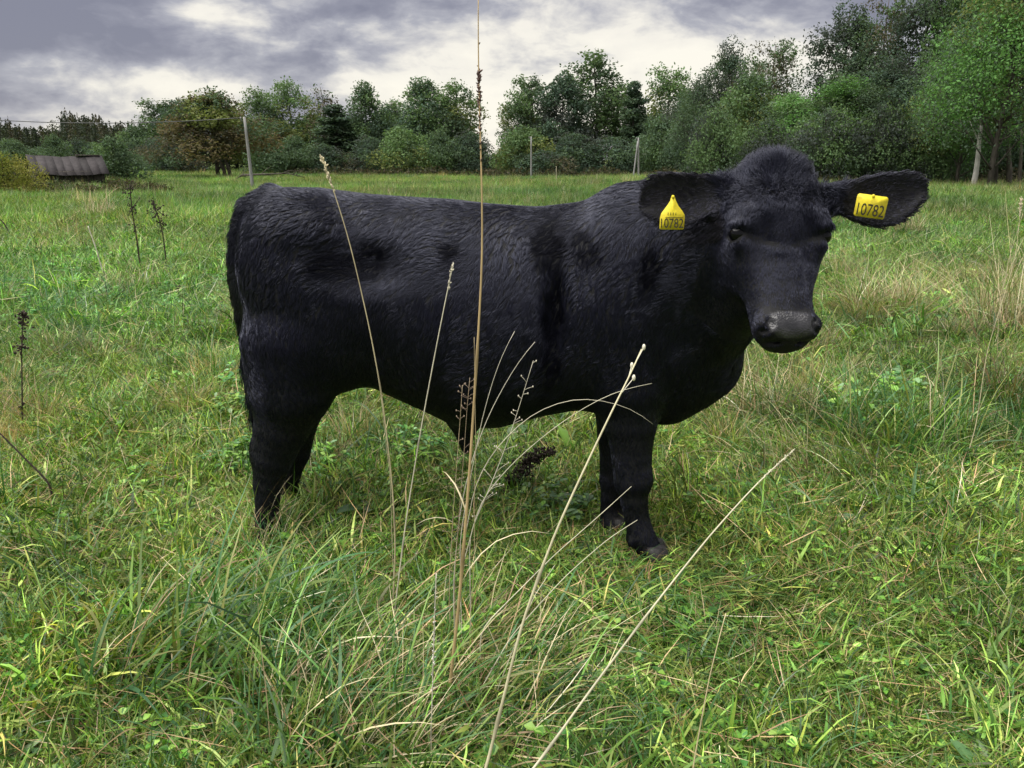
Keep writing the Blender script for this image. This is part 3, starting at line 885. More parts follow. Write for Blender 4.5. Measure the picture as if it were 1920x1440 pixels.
# hind legs
FD.chain([(U(545, 640, 2.35), .145), (U(545, 730, 2.345), .128), (U(529, 800, 2.335), .085), (U(512, 858, 2.325), .062), (U(502, 905, 2.32), .044), (U(501, 960, 2.315), .035), (U(503, 1000, 2.31), .042), (U(512, 1030, 2.30), .040)], 0.035)
FD.blob(U(484, 846, 2.33), (0.024, 0.026, 0.050), k=0.025)
FD.chain([(U(575, 650, 2.60), .14), (U(566, 730, 2.60), .108), (U(553, 790, 2.60), .077), (U(550, 846, 2.61), .058), (U(541, 888, 2.61), .042), (U(538, 925, 2.61), .034), (U(539, 948, 2.61), .041), (U(546, 966, 2.60), .039)], 0.035)
FD.blob(U(522, 842, 2.61), (0.026, 0.03, 0.05), k=0.03)
# fore legs
FD.chain([(U(1180, 600, 2.30), .13), (U(1178, 720, 2.285), .112), (U(1182, 790, 2.275), .080), (U(1184, 850, 2.265), .061), (U(1186, 900, 2.255), .056), (U(1189, 935, 2.25), .041), (U(1194, 970, 2.25), .037), (U(1202, 1005, 2.24), .042), (U(1222, 1040, 2.225), .038)], 0.025)
FD.chain([(U(1172, 640, 2.50), .12), (U(1168, 740, 2.48), .10), (U(1160, 810, 2.47), .070), (U(1156, 862, 2.46), .054), (U(1153, 898, 2.455), .050), (U(1148, 930, 2.45), .037), (U(1146, 956, 2.45), .035), (U(1149, 980, 2.44), .043), (U(1157, 1000, 2.43), .040)], 0.03)
FD.blob(U(1203, 898, 2.24), (.030, .034, .044), k=0.02)              # front of the near knee
FD.blob(U(1168, 905, 2.45), (.026, .030, .038), k=0.02)
for c in (U(1182, 1012, 2.235), U(1137, 988, 2.44), U(486, 1006, 2.31), U(524, 952, 2.61)):
    for sy in (-.018, .018):
        FD.blob(c + np.array((0, sy, 0)), (.011, .010, .014), k=0.008)   # dewclaws
# navel sheath
FD.capsule(B(870, 792), B(874, 838), .045, .018, 0.05)
# neck, crest, brisket
FD.capsule(U(1225, 528, 2.385), U(1400, 440, 2.15), .210, .140, 0.08)
FD.capsule(U(1180, 412, 2.40), U(1375, 392, 2.13), .085, .048, 0.08)
FD.capsule(U(1300, 660, 2.36), U(1400, 555, 2.12), .115, .080, 0.08)
FD.capsule(U(1250, 732, 2.37), U(1332, 688, 2.33), .080, .078, 0.07)

# head, in its own frame
HP = U(1468, 296, 2.045); HM = U(1487, 640, 1.865)
HA = HM - HP; HL = float(np.linalg.norm(HA)); HA /= HL
hr = np.array((1.0, 0.13, 0.0)); HRt = hr - (hr @ HA) * HA; HRt /= np.linalg.norm(HRt)
HN = np.cross(HRt, HA)
if HN[1] > 0:
    HN = -HN
def HD(t, r, nn_):               # head frame to world: t along the face, r to the image right, n out of the face
    return HP + HA * (t * HL) + HRt * r + HN * nn_
ht = np.array([-0.03, 0.0, 0.06, 0.16, 0.28, 0.37, 0.46, 0.56, 0.66, 0.76, 0.86, 0.93, 0.98, 1.01])
hw = np.array([.016, .064, .102, .124, .129, .127, .119, .107, .094, .083, .081, .081, .068, .026])
hf = np.array([-.07, -.028, -.004, .014, .018, .008, -.004, -.010, -.008, -.004, .000, -.006, -.022, -.045])   # front profile
hb = np.array([-.09, -.13, -.17, -.20, -.225, -.235, -.235, -.215, -.180, -.150, -.125, -.105, -.085, -.06])    # jaw profile
hs = np.linspace(ht[0], ht[-1], 200)
hk = np.hanning(15); hk /= hk.sum()
hsm = lambda v: np.convolve(np.pad(np.interp(hs, ht, v), 7, mode='edge'), hk, 'valid')
hws, hfs, hbs = hsm(hw), hsm(hf), hsm(hb)
def head_fn(X, Y, Z):
    dx_, dy_, dz_ = X - HP[0], Y - HP[1], Z - HP[2]
    t = (dx_ * HA[0] + dy_ * HA[1] + dz_ * HA[2]) / HL
    r = dx_ * HRt[0] + dy_ * HRt[1] + dz_ * HRt[2]
    q = dx_ * HN[0] + dy_ * HN[1] + dz_ * HN[2]
    w = np.interp(t, hs, hws); a = np.interp(t, hs, hfs); b_ = np.interp(t, hs, hbs)
    c = (a + b_) / 2; h = (a - b_) / 2
    nq = (q - c) / h
    # broad flat brow in front, narrower towards the jaw
    wl = w * (1 - 0.42 * sstep(0.1, -1.0, nq).astype(np.float32))
    e = 2.5
    rr = ((np.abs(r) / wl) ** e + np.abs(nq) ** e) ** (1 / e)
    d = (rr - 1) * np.minimum(w, h) * 0.9
    ex = np.maximum(np.maximum(hs[0] - t, t - hs[-1]), 0) * HL
    return (d + ex).astype(np.float32)
hc = [HD(t, r, q) for t in (-.05, 1.05) for r in (-.15, .15) for q in (-.26, .06)]
FD.join(head_fn, np.min(hc, 0), np.max(hc, 0), 0.035)
HAX = np.array([HRt, HA, HN])
for sg in (-1, 1):
    FD.blob(HD(.335, .088 * sg, -.024), (.034, .036, .030), HAX, 0.03)        # brow ridge over the eye
    FD.blob(HD(.415, .097 * sg, -.045), (.030, .036, .030), HAX, 0.025)        # below the eye
    FD.blob(HD(.46, .086 * sg, -.13), (.040, .085, .080), HAX, 0.04)          # cheek
    FD.blob(HD(.400, .130 * sg, -.034), (.022, .015, .022), HAX, 0.012, True)   # socket
    FD.blob(HD(.352, .110 * sg, -.024), (.022, .008, .026), HAX, 0.012)        # upper lid
    FD.blob(HD(.50, .066 * sg, .002), (.020, .060, .016), np.array([HRt, HA + HRt * sg * -.25, HN]), 0.03, True)    # hollow beside the nose bridge
    FD.blob(HD(.428, .080 * sg, .000), (.040, .010, .012), np.array([HRt + HA * sg * -.30, HA + HRt * sg * .30, HN]), 0.02, True)    # crease under the brow
    FD.blob(HD(.91, .052 * sg, -.016), (.030, .030, .026), HAX, 0.02)         # wing of the nostril
    FD.blob(HD(.908, .055 * sg, .008), (.011, .020, .024), np.array([HRt + HA * sg * .45, HA - HRt * sg * .45, HN]) / 1.0966, 0.005, True)    # nostril
    FD.blob(HD(.940, .066 * sg, -.004), (.015, .008, .020), HAX, 0.005, True)
FD.blob(HD(.918, 0, -.014), (.056, .032, .022), HAX, 0.015)                     # nose pad
FD.blob(HD(.985, 0, -.062), (.052, .024, .040), HAX, 0.025)                   # chin
FD.blob(HD(.992, 0, -.030), (.066, .0030, .012), HAX, 0.006, True)               # mouth
FD.blob(HD(.03, 0, -.050), (.060, .040, .060), HAX, 0.05)                      # poll
# ears
class Ear:
    pass
def ear(base, tip, up_pt, nrm, length_w, droop, cup):
    E = Ear(); E.o = base; a = tip - base; E.L = float(np.linalg.norm(a)); E.a = a / E.L
    nn_ = np.array(nrm, float); nn_ -= (nn_ @ E.a) * E.a; E.n = nn_ / np.linalg.norm(nn_)
    E.b = np.cross(E.n, E.a); E.b *= 1 if E.b[2] > 0 else -1
    tt = np.array([-.15, 0, .12, .3, .5, .68, .82, .93, 1.0, 1.03])
    up = np.array(length_w[0]); dn = np.array(length_w[1])
    E.tt, E.up, E.dn, E.cup = tt, up, dn, cup
    def fn(X, Y, Z):
        p = (X - base[0], Y - base[1], Z - base[2])
        t = (p[0] * E.a[0] + p[1] * E.a[1] + p[2] * E.a[2]) / E.L
        v = p[0] * E.b[0] + p[1] * E.b[1] + p[2] * E.b[2]
        q = p[0] * E.n[0] + p[1] * E.n[1] + p[2] * E.n[2]
        u_ = np.interp(t, tt, up); d_ = np.interp(t, tt, dn)
        mid = (u_ - d_) / 2; hw_ = np.maximum((u_ + d_) / 2, 0.004)
        s_ = (v - mid) / hw_
        th = 0.012 * (1 - 0.25 * np.clip(t, 0, 1)) + 0.020 * np.clip(1 - t * 4, 0, 1)
        sheet = np.abs(q - cup * np.clip(s_ * s_, 0, 1.5) * np.clip(t * 3, 0, 1)) - th
        edge = (np.abs(s_) - 1) * hw_
        endc = np.maximum(-0.1 - t, t - 1.03) * E.L
        m = np.maximum(edge, endc)
        k = 0.02
        h = np.clip(0.5 - 0.5 * (m - sheet) / k, 0, 1)
        return (m * (1 - h) + sheet * h + k * h * (1 - h)).astype(np.float32)
    cs = [E.o + E.a * t * E.L + E.b * v + E.n * q for t in (-.2, 1.05) for v in (-.12, .12) for q in (-.04, .07)]
    FD.join(fn, np.min(cs, 0), np.max(cs, 0), 0.018, 0.02)
    return E
EAR_L = ear(U(1362, 362, 2.085), U(1200, 392, 2.07), None, (-.25, -1, .05), ([.028, .034, .042, .060, .074, .082, .080, .062, .030, .004], [.030, .032, .040, .058, .072, .070, .050, .028, .012, .004]), 0, 0.020)
EAR_R = ear(U(1556, 372, 2.07), U(1736, 352, 2.04), None, (.30, -1, .10), ([.030, .030, .034, .044, .050, .050, .046, .038, .022, .004], [.030, .030, .046, .074, .090, .084, .066, .042, .022, .004]), 0, 0.020)
# tail: lies against the rump and ends in a switch by the hock
TAIL = [(B(505, 366), .030), (B(468, 392), .032), (B(452, 440), .028), (B(450, 510), .025), (B(456, 590), .023), (B(466, 670), .020), (B(474, 730), .018), (B(482, 780), .012)]
FD.chain(TAIL, 0.03)

bv, bq = FD.mesh()
del FD
# relax
tri_e = np.concatenate([bq[:, [0, 1]], bq[:, [1, 2]], bq[:, [2, 3]], bq[:, [3, 0]]])
for it in range(4):
    acc = np.zeros_like(bv); cn = np.zeros(len(bv))
    np.add.at(acc, tri_e[:, 0], bv[tri_e[:, 1]]); np.add.at(acc, tri_e[:, 1], bv[tri_e[:, 0]])
    np.add.at(cn, tri_e[:, 0], 1); np.add.at(cn, tri_e[:, 1], 1)
    lap = acc / cn[:, None] - bv
    bv = bv + lap * (0.5 if it % 2 == 0 else -0.35)
def quad_normals(v, q):
    nq = np.cross(v[q[:, 2]] - v[q[:, 0]], v[q[:, 3]] - v[q[:, 1]])
    return nq
qn = quad_normals(bv, bq)
vol = np.einsum('ij,ij->i', bv[bq].mean(1) - bv.mean(0), qn).sum()
if vol < 0:
    bq = bq[:, ::-1].copy(); qn = -qn
vn = np.zeros_like(bv)
for j in range(4):
    np.add.at(vn, bq[:, j], qn)
vn /= np.linalg.norm(vn, axis=1)[:, None] + 1e-12

# materials of the calf
M_SKIN = mat_rough('black_hide', (0.004, 0.004, 0.005), (0.009, 0.009, 0.010), 60, 0.7, 0.2, 0.2)
nn = N(M_SKIN.node_tree)
base_p = [x for x in M_SKIN.node_tree.nodes if x.type == 'BSDF_PRINCIPLED'][0]
tcn = nn.new('ShaderNodeTexCoord')
vor = nn.new('ShaderNodeTexVoronoi'); nn.put(vor.inputs['Vector'], tcn.outputs['Object']); vor.inputs['Scale'].default_value = 230
pn = nn.new('ShaderNodeBsdfPrincipled')
nn.put(pn.inputs['Base Color'], nn.ramp(nn.noise(tcn.outputs['Object'], 30, 3), [(0.35, (0.016, 0.016, 0.018)), (0.7, (0.038, 0.037, 0.041))]))
pn.inputs['Roughness'].default_value = 0.22
bu = nn.new('ShaderNodeBump'); bu.inputs['Strength'].default_value = 0.45; bu.inputs['Distance'].default_value = 0.002
nn.put(bu.inputs['Height'], vor.outputs['Distance']); nn.put(pn.inputs['Normal'], bu.outputs[0])
na_ = nn.new('ShaderNodeAttribute'); na_.attribute_name = 'nose'
msn = nn.new('ShaderNodeMixShader')
nn.put(msn.inputs[0], na_.outputs['Fac'])
M_SKIN.node_tree.links.new(base_p.outputs[0], msn.inputs[1]); M_SKIN.node_tree.links.new(pn.outputs[0], msn.inputs[2])
M_SKIN.node_tree.links.new(msn.outputs[0], [x for x in M_SKIN.node_tree.nodes if x.type == 'OUTPUT_MATERIAL'][0].inputs[0])
M_EYE, nn, o_ = mat_new('eye')
pn = nn.new('ShaderNodeBsdfPrincipled'); pn.inputs['Base Color'].default_value = (0.003, 0.003, 0.004, 1); pn.inputs['Roughness'].default_value = 0.05; pn.inputs['Specular IOR Level'].default_value = 0.22
M_EYE.node_tree.links.new(pn.outputs[0], o_.inputs[0])
M_HOOF = mat_rough('hoof_horn', (0.010, 0.009, 0.009), (0.030, 0.028, 0.028), 30, 0.5, 0.2)
M_FUR, nn, o_ = mat_new('black_fur')
ha = nn.new('ShaderNodeAttribute'); ha.attribute_name = 'col'
pn = nn.new('ShaderNodeBsdfPrincipled')
nn.put(pn.inputs['Base Color'], ha.outputs['Color'])
pn.inputs['Roughness'].default_value = 0.34
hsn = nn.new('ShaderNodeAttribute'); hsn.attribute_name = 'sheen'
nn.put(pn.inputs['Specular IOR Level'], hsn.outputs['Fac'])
pn.inputs['Specular Tint'].default_value = (.70, .74, 1.0, 1)
M_FUR.node_tree.links.new(pn.outputs[0], o_.inputs[0])

calf = thing('calf', 'young black calf standing side-on in the meadow with its head turned to the viewer', 'calf', tuple(np.array((0.05, 2.35, 0.0))))
co = np.array(calf.location)
def headco(p):
    d = p - HP
    return np.stack([d @ HA / HL, d @ HRt, d @ HN], 1)
fc = bv[bq].mean(1); hc3 = headco(fc)
def nose_r(h):               # superellipse of the bare nose pad, 1 on its rim
    return ((np.abs(h[:, 0] - .912) / .070) ** 2.6 + (np.abs(h[:, 1]) / np.maximum(.058 - .16 * (h[:, 0] - .912), .02)) ** 2.6) ** (1 / 2.6) + np.where(h[:, 2] < -.04, 9, 0)
nose = nose_r(hc3) < .9
bm_ = new_mesh('body', bv - co, bq, None, True)
bm_.materials.append(M_SKIN)
an = bm_.attributes.new('nose', 'FLOAT', 'POINT')
an.data.foreach_set('value', sstep(1.10, .92, nose_r(headco(bv))).astype(np.float32))
link('body', bm_, None, calf)
for sg in (-1, 1):
    c0 = HD(.402, .1125 * sg, -.036)
    mb = MB(); mb.ellipsoid(c0 - co, HAX, (.0215, .0215, .0215), 20, 14); mb.build('eye', M_EYE, calf)
def hoof(c, Y):
    mb = MB()
    p = np.array(c); 
    for sy in (-1, 1):
        rings = []
        for (z, f, bk, w) in ((0.075, .030, -.030, .022), (0.04, .052, -.034, .025), (-0.01, .078, -.036, .029)):
            th = np.linspace(0, 2 * math.pi, 10, endpoint=False)
            rings.append(np.stack([p[0] + (f + bk) / 2 + np.cos(th) * (f - bk) / 2, p[1] + sy * 0.024 + np.sin(th) * w * np.where(np.cos(th) > 0, 1 - .35 * np.cos(th) ** 2, 1), np.full(10, z)], 1))
        v = np.concatenate(rings + [rings[0].mean(0)[None], rings[-1].mean(0)[None]]); q = []
        for i in range(2):
            for j in range(10):
                q.append((i * 10 + j, (i + 1) * 10 + j, (i + 1) * 10 + (j + 1) % 10, i * 10 + (j + 1) % 10))
        for j in range(10):
            q.append((30, j, (j + 1) % 10, 30)); q.append((31, 20 + (j + 1) % 10, 20 + j, 31))
        mb.add(v - co, q)
    mb.build('hoof', M_HOOF, calf)
for c, Y in ((U(1226, 1052, 2.222), 0), (U(1163, 1005, 2.43), 0), (U(516, 1035, 2.30), 0), (U(542, 968, 2.60), 0)):
    hoof(c, Y)

# coat of hair
def coat(nh):
    rng = np.random.default_rng(77)
    area = np.linalg.norm(qn, axis=1)
    w = area * np.where(nose, 0, 1)
    cen_w = np.where(headco(fc)[:, 0] < 1.1, 1.0, 1.0)
    hcq = hc3
    inhead = (np.abs(hcq[:, 1]) < .17) & (hcq[:, 2] > -.27) & (hcq[:, 0] < 1.1) & (hcq[:, 0] > -.1)
    w = w * np.where(inhead, 2.2, 1.0)
    back = (qn[:, 1] / (area + 1e-12)) > 0.35
    w = w * np.where(back, 0.45, 1.0)
    fi = rng.choice(len(bq), nh, p=w / w.sum())
    q = bq[fi]
    a, b_ = rng.random(nh), rng.random(nh)
    wts = np.stack([(1 - a) * (1 - b_), a * (1 - b_), a * b_, (1 - a) * b_], 1)
    p = np.einsum('ij,ijk->ik', wts, bv[q]); nr = np.einsum('ij,ijk->ik', wts, vn[q]); nr /= np.linalg.norm(nr, axis=1)[:, None]
    ok = nose_r(headco(p)) > .97
    for sg in (-1, 1):
        ok &= np.linalg.norm(p - HD(.402, .1125 * sg, -.036), axis=1) > .0232
    p, nr = p[ok], nr[ok]; m = len(p)
    h3 = headco(p)
    head = (np.abs(h3[:, 1]) < .16) & (h3[:, 2] > -.26) & (h3[:, 0] < 1.1) & (h3[:, 0] > -.08)
    flow = np.zeros((m, 3))
    L = np.full(m, .029)
    # body: back and down, steeper on the flank and neck
    steep = 1.15 + 1.2 * sstep(1.0, .65, p[:, 2])
    flow[:] = np.stack([-np.ones(m), 0.25 * (p[:, 1] > 2.4) - 0.1, -steep], 1)
    leg = p[:, 2] < .55
    flow[leg] = np.array((-.15, 0, -1))
    legk = sstep(.74, .44, p[:, 2])
    L = L * (1 - legk) + .015 * legk
    # swirl
    sw_ = vnoise3(p / .16, 4) * 0.9 + vnoise3(p / .07, 5) * 0.45
    # neck: towards shoulder and down
    belly = (nr[:, 2] < -.3) & (p[:, 2] > .5)
    L = np.where(belly, .026, L)
    top = nr[:, 2] > .75
    L = np.where(top & (p[:, 2] > .9), .026, L)
    # rump: longer, standing out
    rump = (p[:, 0] < U(486, 380, 2.45)[0]) & (p[:, 2] > .92)
    L = np.where(rump, rng.uniform(.014, .036, m), L)
    # face
    t = h3[:, 0]
    dn = HA; 
    up_k = sstep(.27, .10, t)[:, None]
    fdir = HA * (1 - 1.9 * up_k) + HRt * np.tanh(h3[:, 1:2] / .05) * (.35 + .25 * up_k) + rng.normal(size=(m, 3)) * (.10 + .9 * np.exp(-((t - .19) / .05) ** 2))[:, None]
    flow[head] = fdir[head]
    L = np.where(head, np.interp(t, [0, .12, .25, .4, .6, .85, 1.0], [.040, .034, .022, .015, .013, .009, .005]), L)
    lift = .24 + .02 * legk
    lift = np.where(head, .30, lift)
    lift = np.where(rump, .6, lift)
    lift = np.where(head, np.interp(t, [.1, .3], [.55, .28]), lift)
    earm = np.zeros(m, bool)
    for E in (EAR_L, EAR_R):
        d = p - E.o; te = d @ E.a / E.L; ve = d @ E.b; qe = d @ E.n
        ins = (te > .12) & (te < 1.08) & (np.abs(ve) < .11) & (np.abs(qe) < .045)
        earm |= ins
        flow[ins] = E.a * 0.9 + E.b * np.sign(ve[ins])[:, None] * 0.35
        u_ = np.interp(te, E.tt, E.up); d_ = np.interp(te, E.tt, E.dn)
        rim = np.abs((ve - (u_ - d_) / 2) / np.maximum((u_ + d_) / 2, .01)) > .8
        L = np.where(ins, np.where(rim, .020, .012), L)
        lift = np.where(ins, np.where(rim, .5, .3), lift)
    # switch of the tail
    ts = (np.linalg.norm((p - np.array(TAIL[-1][0]))[:, :2], axis=1) < .035) & (p[:, 2] < TAIL[-3][0][2] + .02) & (p[:, 2] > .3)
    L = np.where(ts, rng.uniform(.04, .10, m), L); flow[ts] = (-.05, 0, -1)
    # rotate the flow by the swirl in the tangent plane
    ft = flow - np.einsum('ij,ij->i', flow, nr)[:, None] * nr
    ft /= np.linalg.norm(ft, axis=1)[:, None] + 1e-9
    bt = np.cross(nr, ft)
    sw_ = np.where(leg, sw_ * .4, sw_); sw_ = np.where(head, sw_ * .5, sw_); sw_ = np.where(earm | ts, sw_ * .3, sw_)
    ang = sw_ + rng.normal(scale=.13, size=m)
    d = ft * np.cos(ang)[:, None] + bt * np.sin(ang)[:, None]
    sd = np.cross(nr, d)
    L = L * rng.uniform(.7, 1.35, m)
    K = 5
    s = np.linspace(0, 1, K)
    wav = 2 * math.pi * (vnoise3(p / .05, 8))
    pts = (p - nr * .001)[:, None] + L[:, None, None] * (d[:, None] * (s[None, :, None] ** 1.1) + nr[:, None] * (lift[:, None] * (s - .62 * s * s)[None])[:, :, None]
          + sd[:, None] * (0.08 * np.sin(s[None] * 4.5 + wav[:, None]) - 0.08 * np.sin(wav)[:, None])[:, :, None])
    # locks: tips gather on guide hairs
    ng = m // 11
    gi = rng.choice(m, ng, replace=False)
    kd = kdtree.KDTree(ng)
    for j, i in enumerate(gi):
        kd.insert(p[i], j)
    kd.balance()
    near = np.array([kd.find(x)[1] for x in p])
    g = gi[near]
    cl = (1 - .45 * legk)[:, None, None] * (np.array((0, .15, .45, .72, .85))[None] * np.where(leg | earm, .55, np.where(head & (t > .24), .35, 1.0))[:, None])[:, :, None]
    off = np.linalg.norm(p - p[g], axis=1)
    cl = cl * ((off < .02) * np.clip(.62 + .75 * vnoise3(p / .11, 15), .10, 1))[:, None, None]
    pts = pts * (1 - cl) + pts[g] * cl
    hcv = bpy.data.hair_curves.new('fur')
    hcv.add_curves([K] * m)
    hcv.attributes['position'].data.foreach_set('vector', (pts - co).astype(np.float32).ravel())
    rad = np.interp(s, [0, .6, 1], [.00068, .00055, .00012])[None] * rng.uniform(.8, 1.25, (m, 1))
    ra = hcv.attributes.get('radius') or hcv.attributes.new('radius', 'FLOAT', 'POINT')
    ra.data.foreach_set('value', rad.astype(np.float32).ravel())
    brown = np.clip(vnoise3(p / .2, 31) * 1.3, 0, 1)[:, None] * (0.22 * sstep(.8, .5, p[:, 2]))[:, None] + (earm[:, None] * .5)
    c = np.array((.0032, .0032, .0070)) * (1 - brown) + np.array((.010, .007, .006)) * brown
    c = c * rng.uniform(.45, 1.5, (m, 1))
    cc = np.ones((m, 4), np.float32); cc[:, :3] = c
    # shade of the flank and shoulder hollows, painted as darker, duller hair
    hollow_shade = np.zeros(m)
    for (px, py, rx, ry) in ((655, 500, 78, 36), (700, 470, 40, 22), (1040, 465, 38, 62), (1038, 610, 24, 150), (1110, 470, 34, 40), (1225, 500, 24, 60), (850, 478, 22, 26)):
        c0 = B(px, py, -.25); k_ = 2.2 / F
        hollow_shade = np.maximum(hollow_shade, np.exp(-np.maximum(((p[:, 0] - c0[0]) / (rx * k_)) ** 2 + ((p[:, 2] - c0[2]) / (ry * k_)) ** 2 - .35 + .5 * vnoise3(p / .035, 51), 0) * 2.2) * (p[:, 1] < 2.4))
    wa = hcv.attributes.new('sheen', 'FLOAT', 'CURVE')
    wa.data.foreach_set('value', (.42 * (1 - .8 * hollow_shade)).astype(np.float32))
    c = c * (1 - .6 * hollow_shade)[:, None]; cc[:, :3] = c
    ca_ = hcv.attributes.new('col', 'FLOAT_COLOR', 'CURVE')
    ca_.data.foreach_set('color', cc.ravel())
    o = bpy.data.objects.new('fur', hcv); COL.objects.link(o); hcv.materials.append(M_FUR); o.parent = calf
    o['kind'] = 'stuff'
coat(260000)

# ear tags with their number
M_TAG = mat_rough('yellow_tag', (0.52, 0.42, 0.03), (0.76, 0.63, 0.03), 70, 0.55, 0.1)
M_INK = mat_rough('black_ink', (0.02, 0.018, 0.015), (0.035, 0.03, 0.02), 30, 0.6, 0)
def tag_part(outline, org, ax, up, nrm_, thick, number_h, number_z, number_w, lines, label):
    """a flat moulded tag: outline in metres (x right, y up), org its hanging point"""
    M = Matrix((ax, up, nrm_)).transposed().to_4x4(); M.translation = Vector(org - co)
    mb = MB(); ol = np.array(outline, float); k = len(ol)
    bend = lambda v: 0.05 * (v[:, 1] ** 2) / 0.05
    v = np.concatenate([np.c_[ol, np.zeros(k)], np.c_[ol, -np.full(k, thick)], [[ol[:, 0].mean(), ol[:, 1].mean(), 0]], [[ol[:, 0].mean(), ol[:, 1].mean(), -thick]]])
    q = [(2 * k, j, (j + 1) % k, 2 * k) for j in range(k)] + [(2 * k + 1, k + (j + 1) % k, k + j, 2 * k + 1) for j in range(k)] + [(j, k + j, k + (j + 1) % k, (j + 1) % k) for j in range(k)]
    mb.add(v @ np.array(M.to_3x3()).T + np.array(M.translation), q)
    t = mb.build('ear_tag', M_TAG, calf, False, label=label)
    fcv = bpy.data.curves.new('number', 'FONT'); fcv.body = '10782'; fcv.size = 1.0; fcv.extrude = 0.0; fcv.align_x = 'CENTER'
    fo = bpy.data.objects.new('number_tmp', fcv); COL.objects.link(fo)
    dg = bpy.context.evaluated_depsgraph_get(); me = bpy.data.meshes.new_from_object(fo.evaluated_get(dg))
    bpy.data.objects.remove(fo)
    vs = np.array([x.co for x in me.vertices]); w_ = vs[:, 0].max() - vs[:, 0].min(); h_ = vs[:, 1].max() - vs[:, 1].min()
    vs[:, 0] = (vs[:, 0] - vs[:, 0].min() - w_ / 2) / w_ * number_w; vs[:, 1] = (vs[:, 1] - vs[:, 1].min()) / h_ * number_h + number_z; vs[:, 2] = 0.0008
    vs = vs @ np.array(M.to_3x3()).T + np.array(M.translation)
    me.vertices.foreach_set('co', vs.astype(np.float32).ravel()); me.materials.clear(); me.materials.append(M_INK); me.update()
    link('number', me, None, t)
    if lines:
        mb = MB()
        for (x0, y0, x1, y1) in lines:
            mb.box((x0, y0, 0.0002), (x1, y1, 0.0009), None, M)
        mb.build('small_print', M_INK, t, False)
    mb = MB(); c = np.array(M.translation) + np.array(M.to_3x3() @ Vector((0, lines_top[label[:4]], 0)))
    mb.ellipsoid(c, np.array([ax, up, nrm_]), (.0045, .0045, .0035), 10, 6)
    mb.build('stud', M_TAG, t)
lines_top = {'bell': -0.004, 'squa': -0.002}
ppm = 2.03 / F          # metres per photo pixel at the ears
ax = Vector((1, .12, -.02)).normalized(); nrm_ = Vector((.12, -1, .12)).normalized(); up = nrm_.cross(ax).normalized()
if up.z < 0: up = -up
o1 = U(1262, 366, 2.045)
bell = [(-2, 0), (2, 0), (6, -10), (11, -19), (18, -27), (23, -34), (24, -40), (23, -60), (21, -62), (-21, -62), (-23.5, -60), (-23, -40), (-21, -33), (-16, -26), (-10, -18), (-5, -10)]
bell = [(x * ppm, y * ppm) for x, y in bell][::-1]
tag_part(bell, o1, ax, up, nrm_, .0018, 17 * ppm, -59 * ppm, 43 * ppm, [(-13 * ppm, -40.5 * ppm, 20 * ppm, -39.8 * ppm)] + [((-9 + 5 * i) * ppm, -36 * ppm, (-8 + 5 * i) * ppm, -31 * ppm) for i in range(4)], 'bell-shaped yellow ear tag hanging in the ear with the pointed top showing')
ax = Vector((1, .10, -.13)).normalized(); nrm_ = Vector((.15, -1, .05)).normalized(); up = nrm_.cross(ax).normalized()
if up.z < 0: up = -up
o2 = U(1638, 366, 2.005)
sq = [(-26, 0), (26, 0), (29, -2), (30, -6), (29, -36), (27, -40), (-27, -40), (-30, -37), (-30, -6), (-29, -2)]
sq = [(x * ppm, y * ppm) for x, y in sq][::-1]
tag_part(sq, o2, ax, up, nrm_, .0018, 21 * ppm, -37 * ppm, 52 * ppm, [], 'square yellow ear tag in the outstretched ear')

# ------------------------------------------------------------------ grass
C_GREEN = np.array([(0.075, 0.170, 0.028), (0.100, 0.208, 0.038), (0.050, 0.128, 0.026), (0.150, 0.255, 0.052), (0.036, 0.105, 0.028), (0.185, 0.275, 0.080)])
C_STRAW = np.array([(0.46, 0.40, 0.24), (0.38, 0.31, 0.18), (0.54, 0.48, 0.32), (0.25, 0.18, 0.10), (0.33, 0.22, 0.13)])
C_BLUE = np.array([(0.040, 0.110, 0.042), (0.060, 0.145, 0.060), (0.120, 0.200, 0.120)])
C_YEL = np.array([(0.155, 0.205, 0.048), (0.20, 0.21, 0.065), (0.13, 0.19, 0.040)])
def blades(rng, root, azi, th0, th1, L, w, col, segs=4, fold=0.0):
    """ribbons that start th0 from the vertical and bend over to th1. Arrays of length m"""
    m = len(root)
    s = np.linspace(0, 1, segs + 1)
    th = th0[:, None] + (th1 - th0)[:, None] * s[None] ** 1.15
    dl = (L / segs)[:, None]
    wob = np.cumsum(rng.normal(scale=0.10, size=(m, segs + 1)), 1)
    aa = azi[:, None] + wob
    dx_ = np.sin(th) * np.cos(aa) * dl; dy_ = np.sin(th) * np.sin(aa) * dl; dz_ = np.cos(th) * dl
    P = np.stack([np.cumsum(dx_, 1) - dx_, np.cumsum(dy_, 1) - dy_, np.cumsum(dz_, 1) - dz_], 2) + root[:, None]
    P[:, :, 2] = np.maximum(P[:, :, 2], root[:, None, 2] * 0 + 0.004)
    tw = rng.uniform(-0.9, 0.9, m)[:, None] + s[None] * rng.uniform(-1.0, 1.0, m)[:, None]
    side = np.stack([-np.sin(aa) * np.cos(tw), np.cos(aa) * np.cos(tw), np.sin(tw)], 2)
    prof = np.minimum(1, 0.55 + s * 2.2) * (1 - s ** 2.4) + 0.04
    hw_ = (w[:, None] * prof[None] * 0.5)[:, :, None]
    V = np.stack([P - side * hw_, P + side * hw_], 2).reshape(-1, 3)
    k = segs + 1
    i = (np.arange(m)[:, None] * k + np.arange(segs)[None]).ravel() * 2
    Q = np.stack([i, i + 1, i + 3, i + 2], 1)
    Cc = np.repeat(col, k * 2, axis=0)
    return V, Q, Cc
def pick(rng, pal, m, var=0.2):
    return np.minimum(pal[rng.integers(0, len(pal), m)] * np.exp(rng.normal(scale=var, size=(m, 1))), .75)
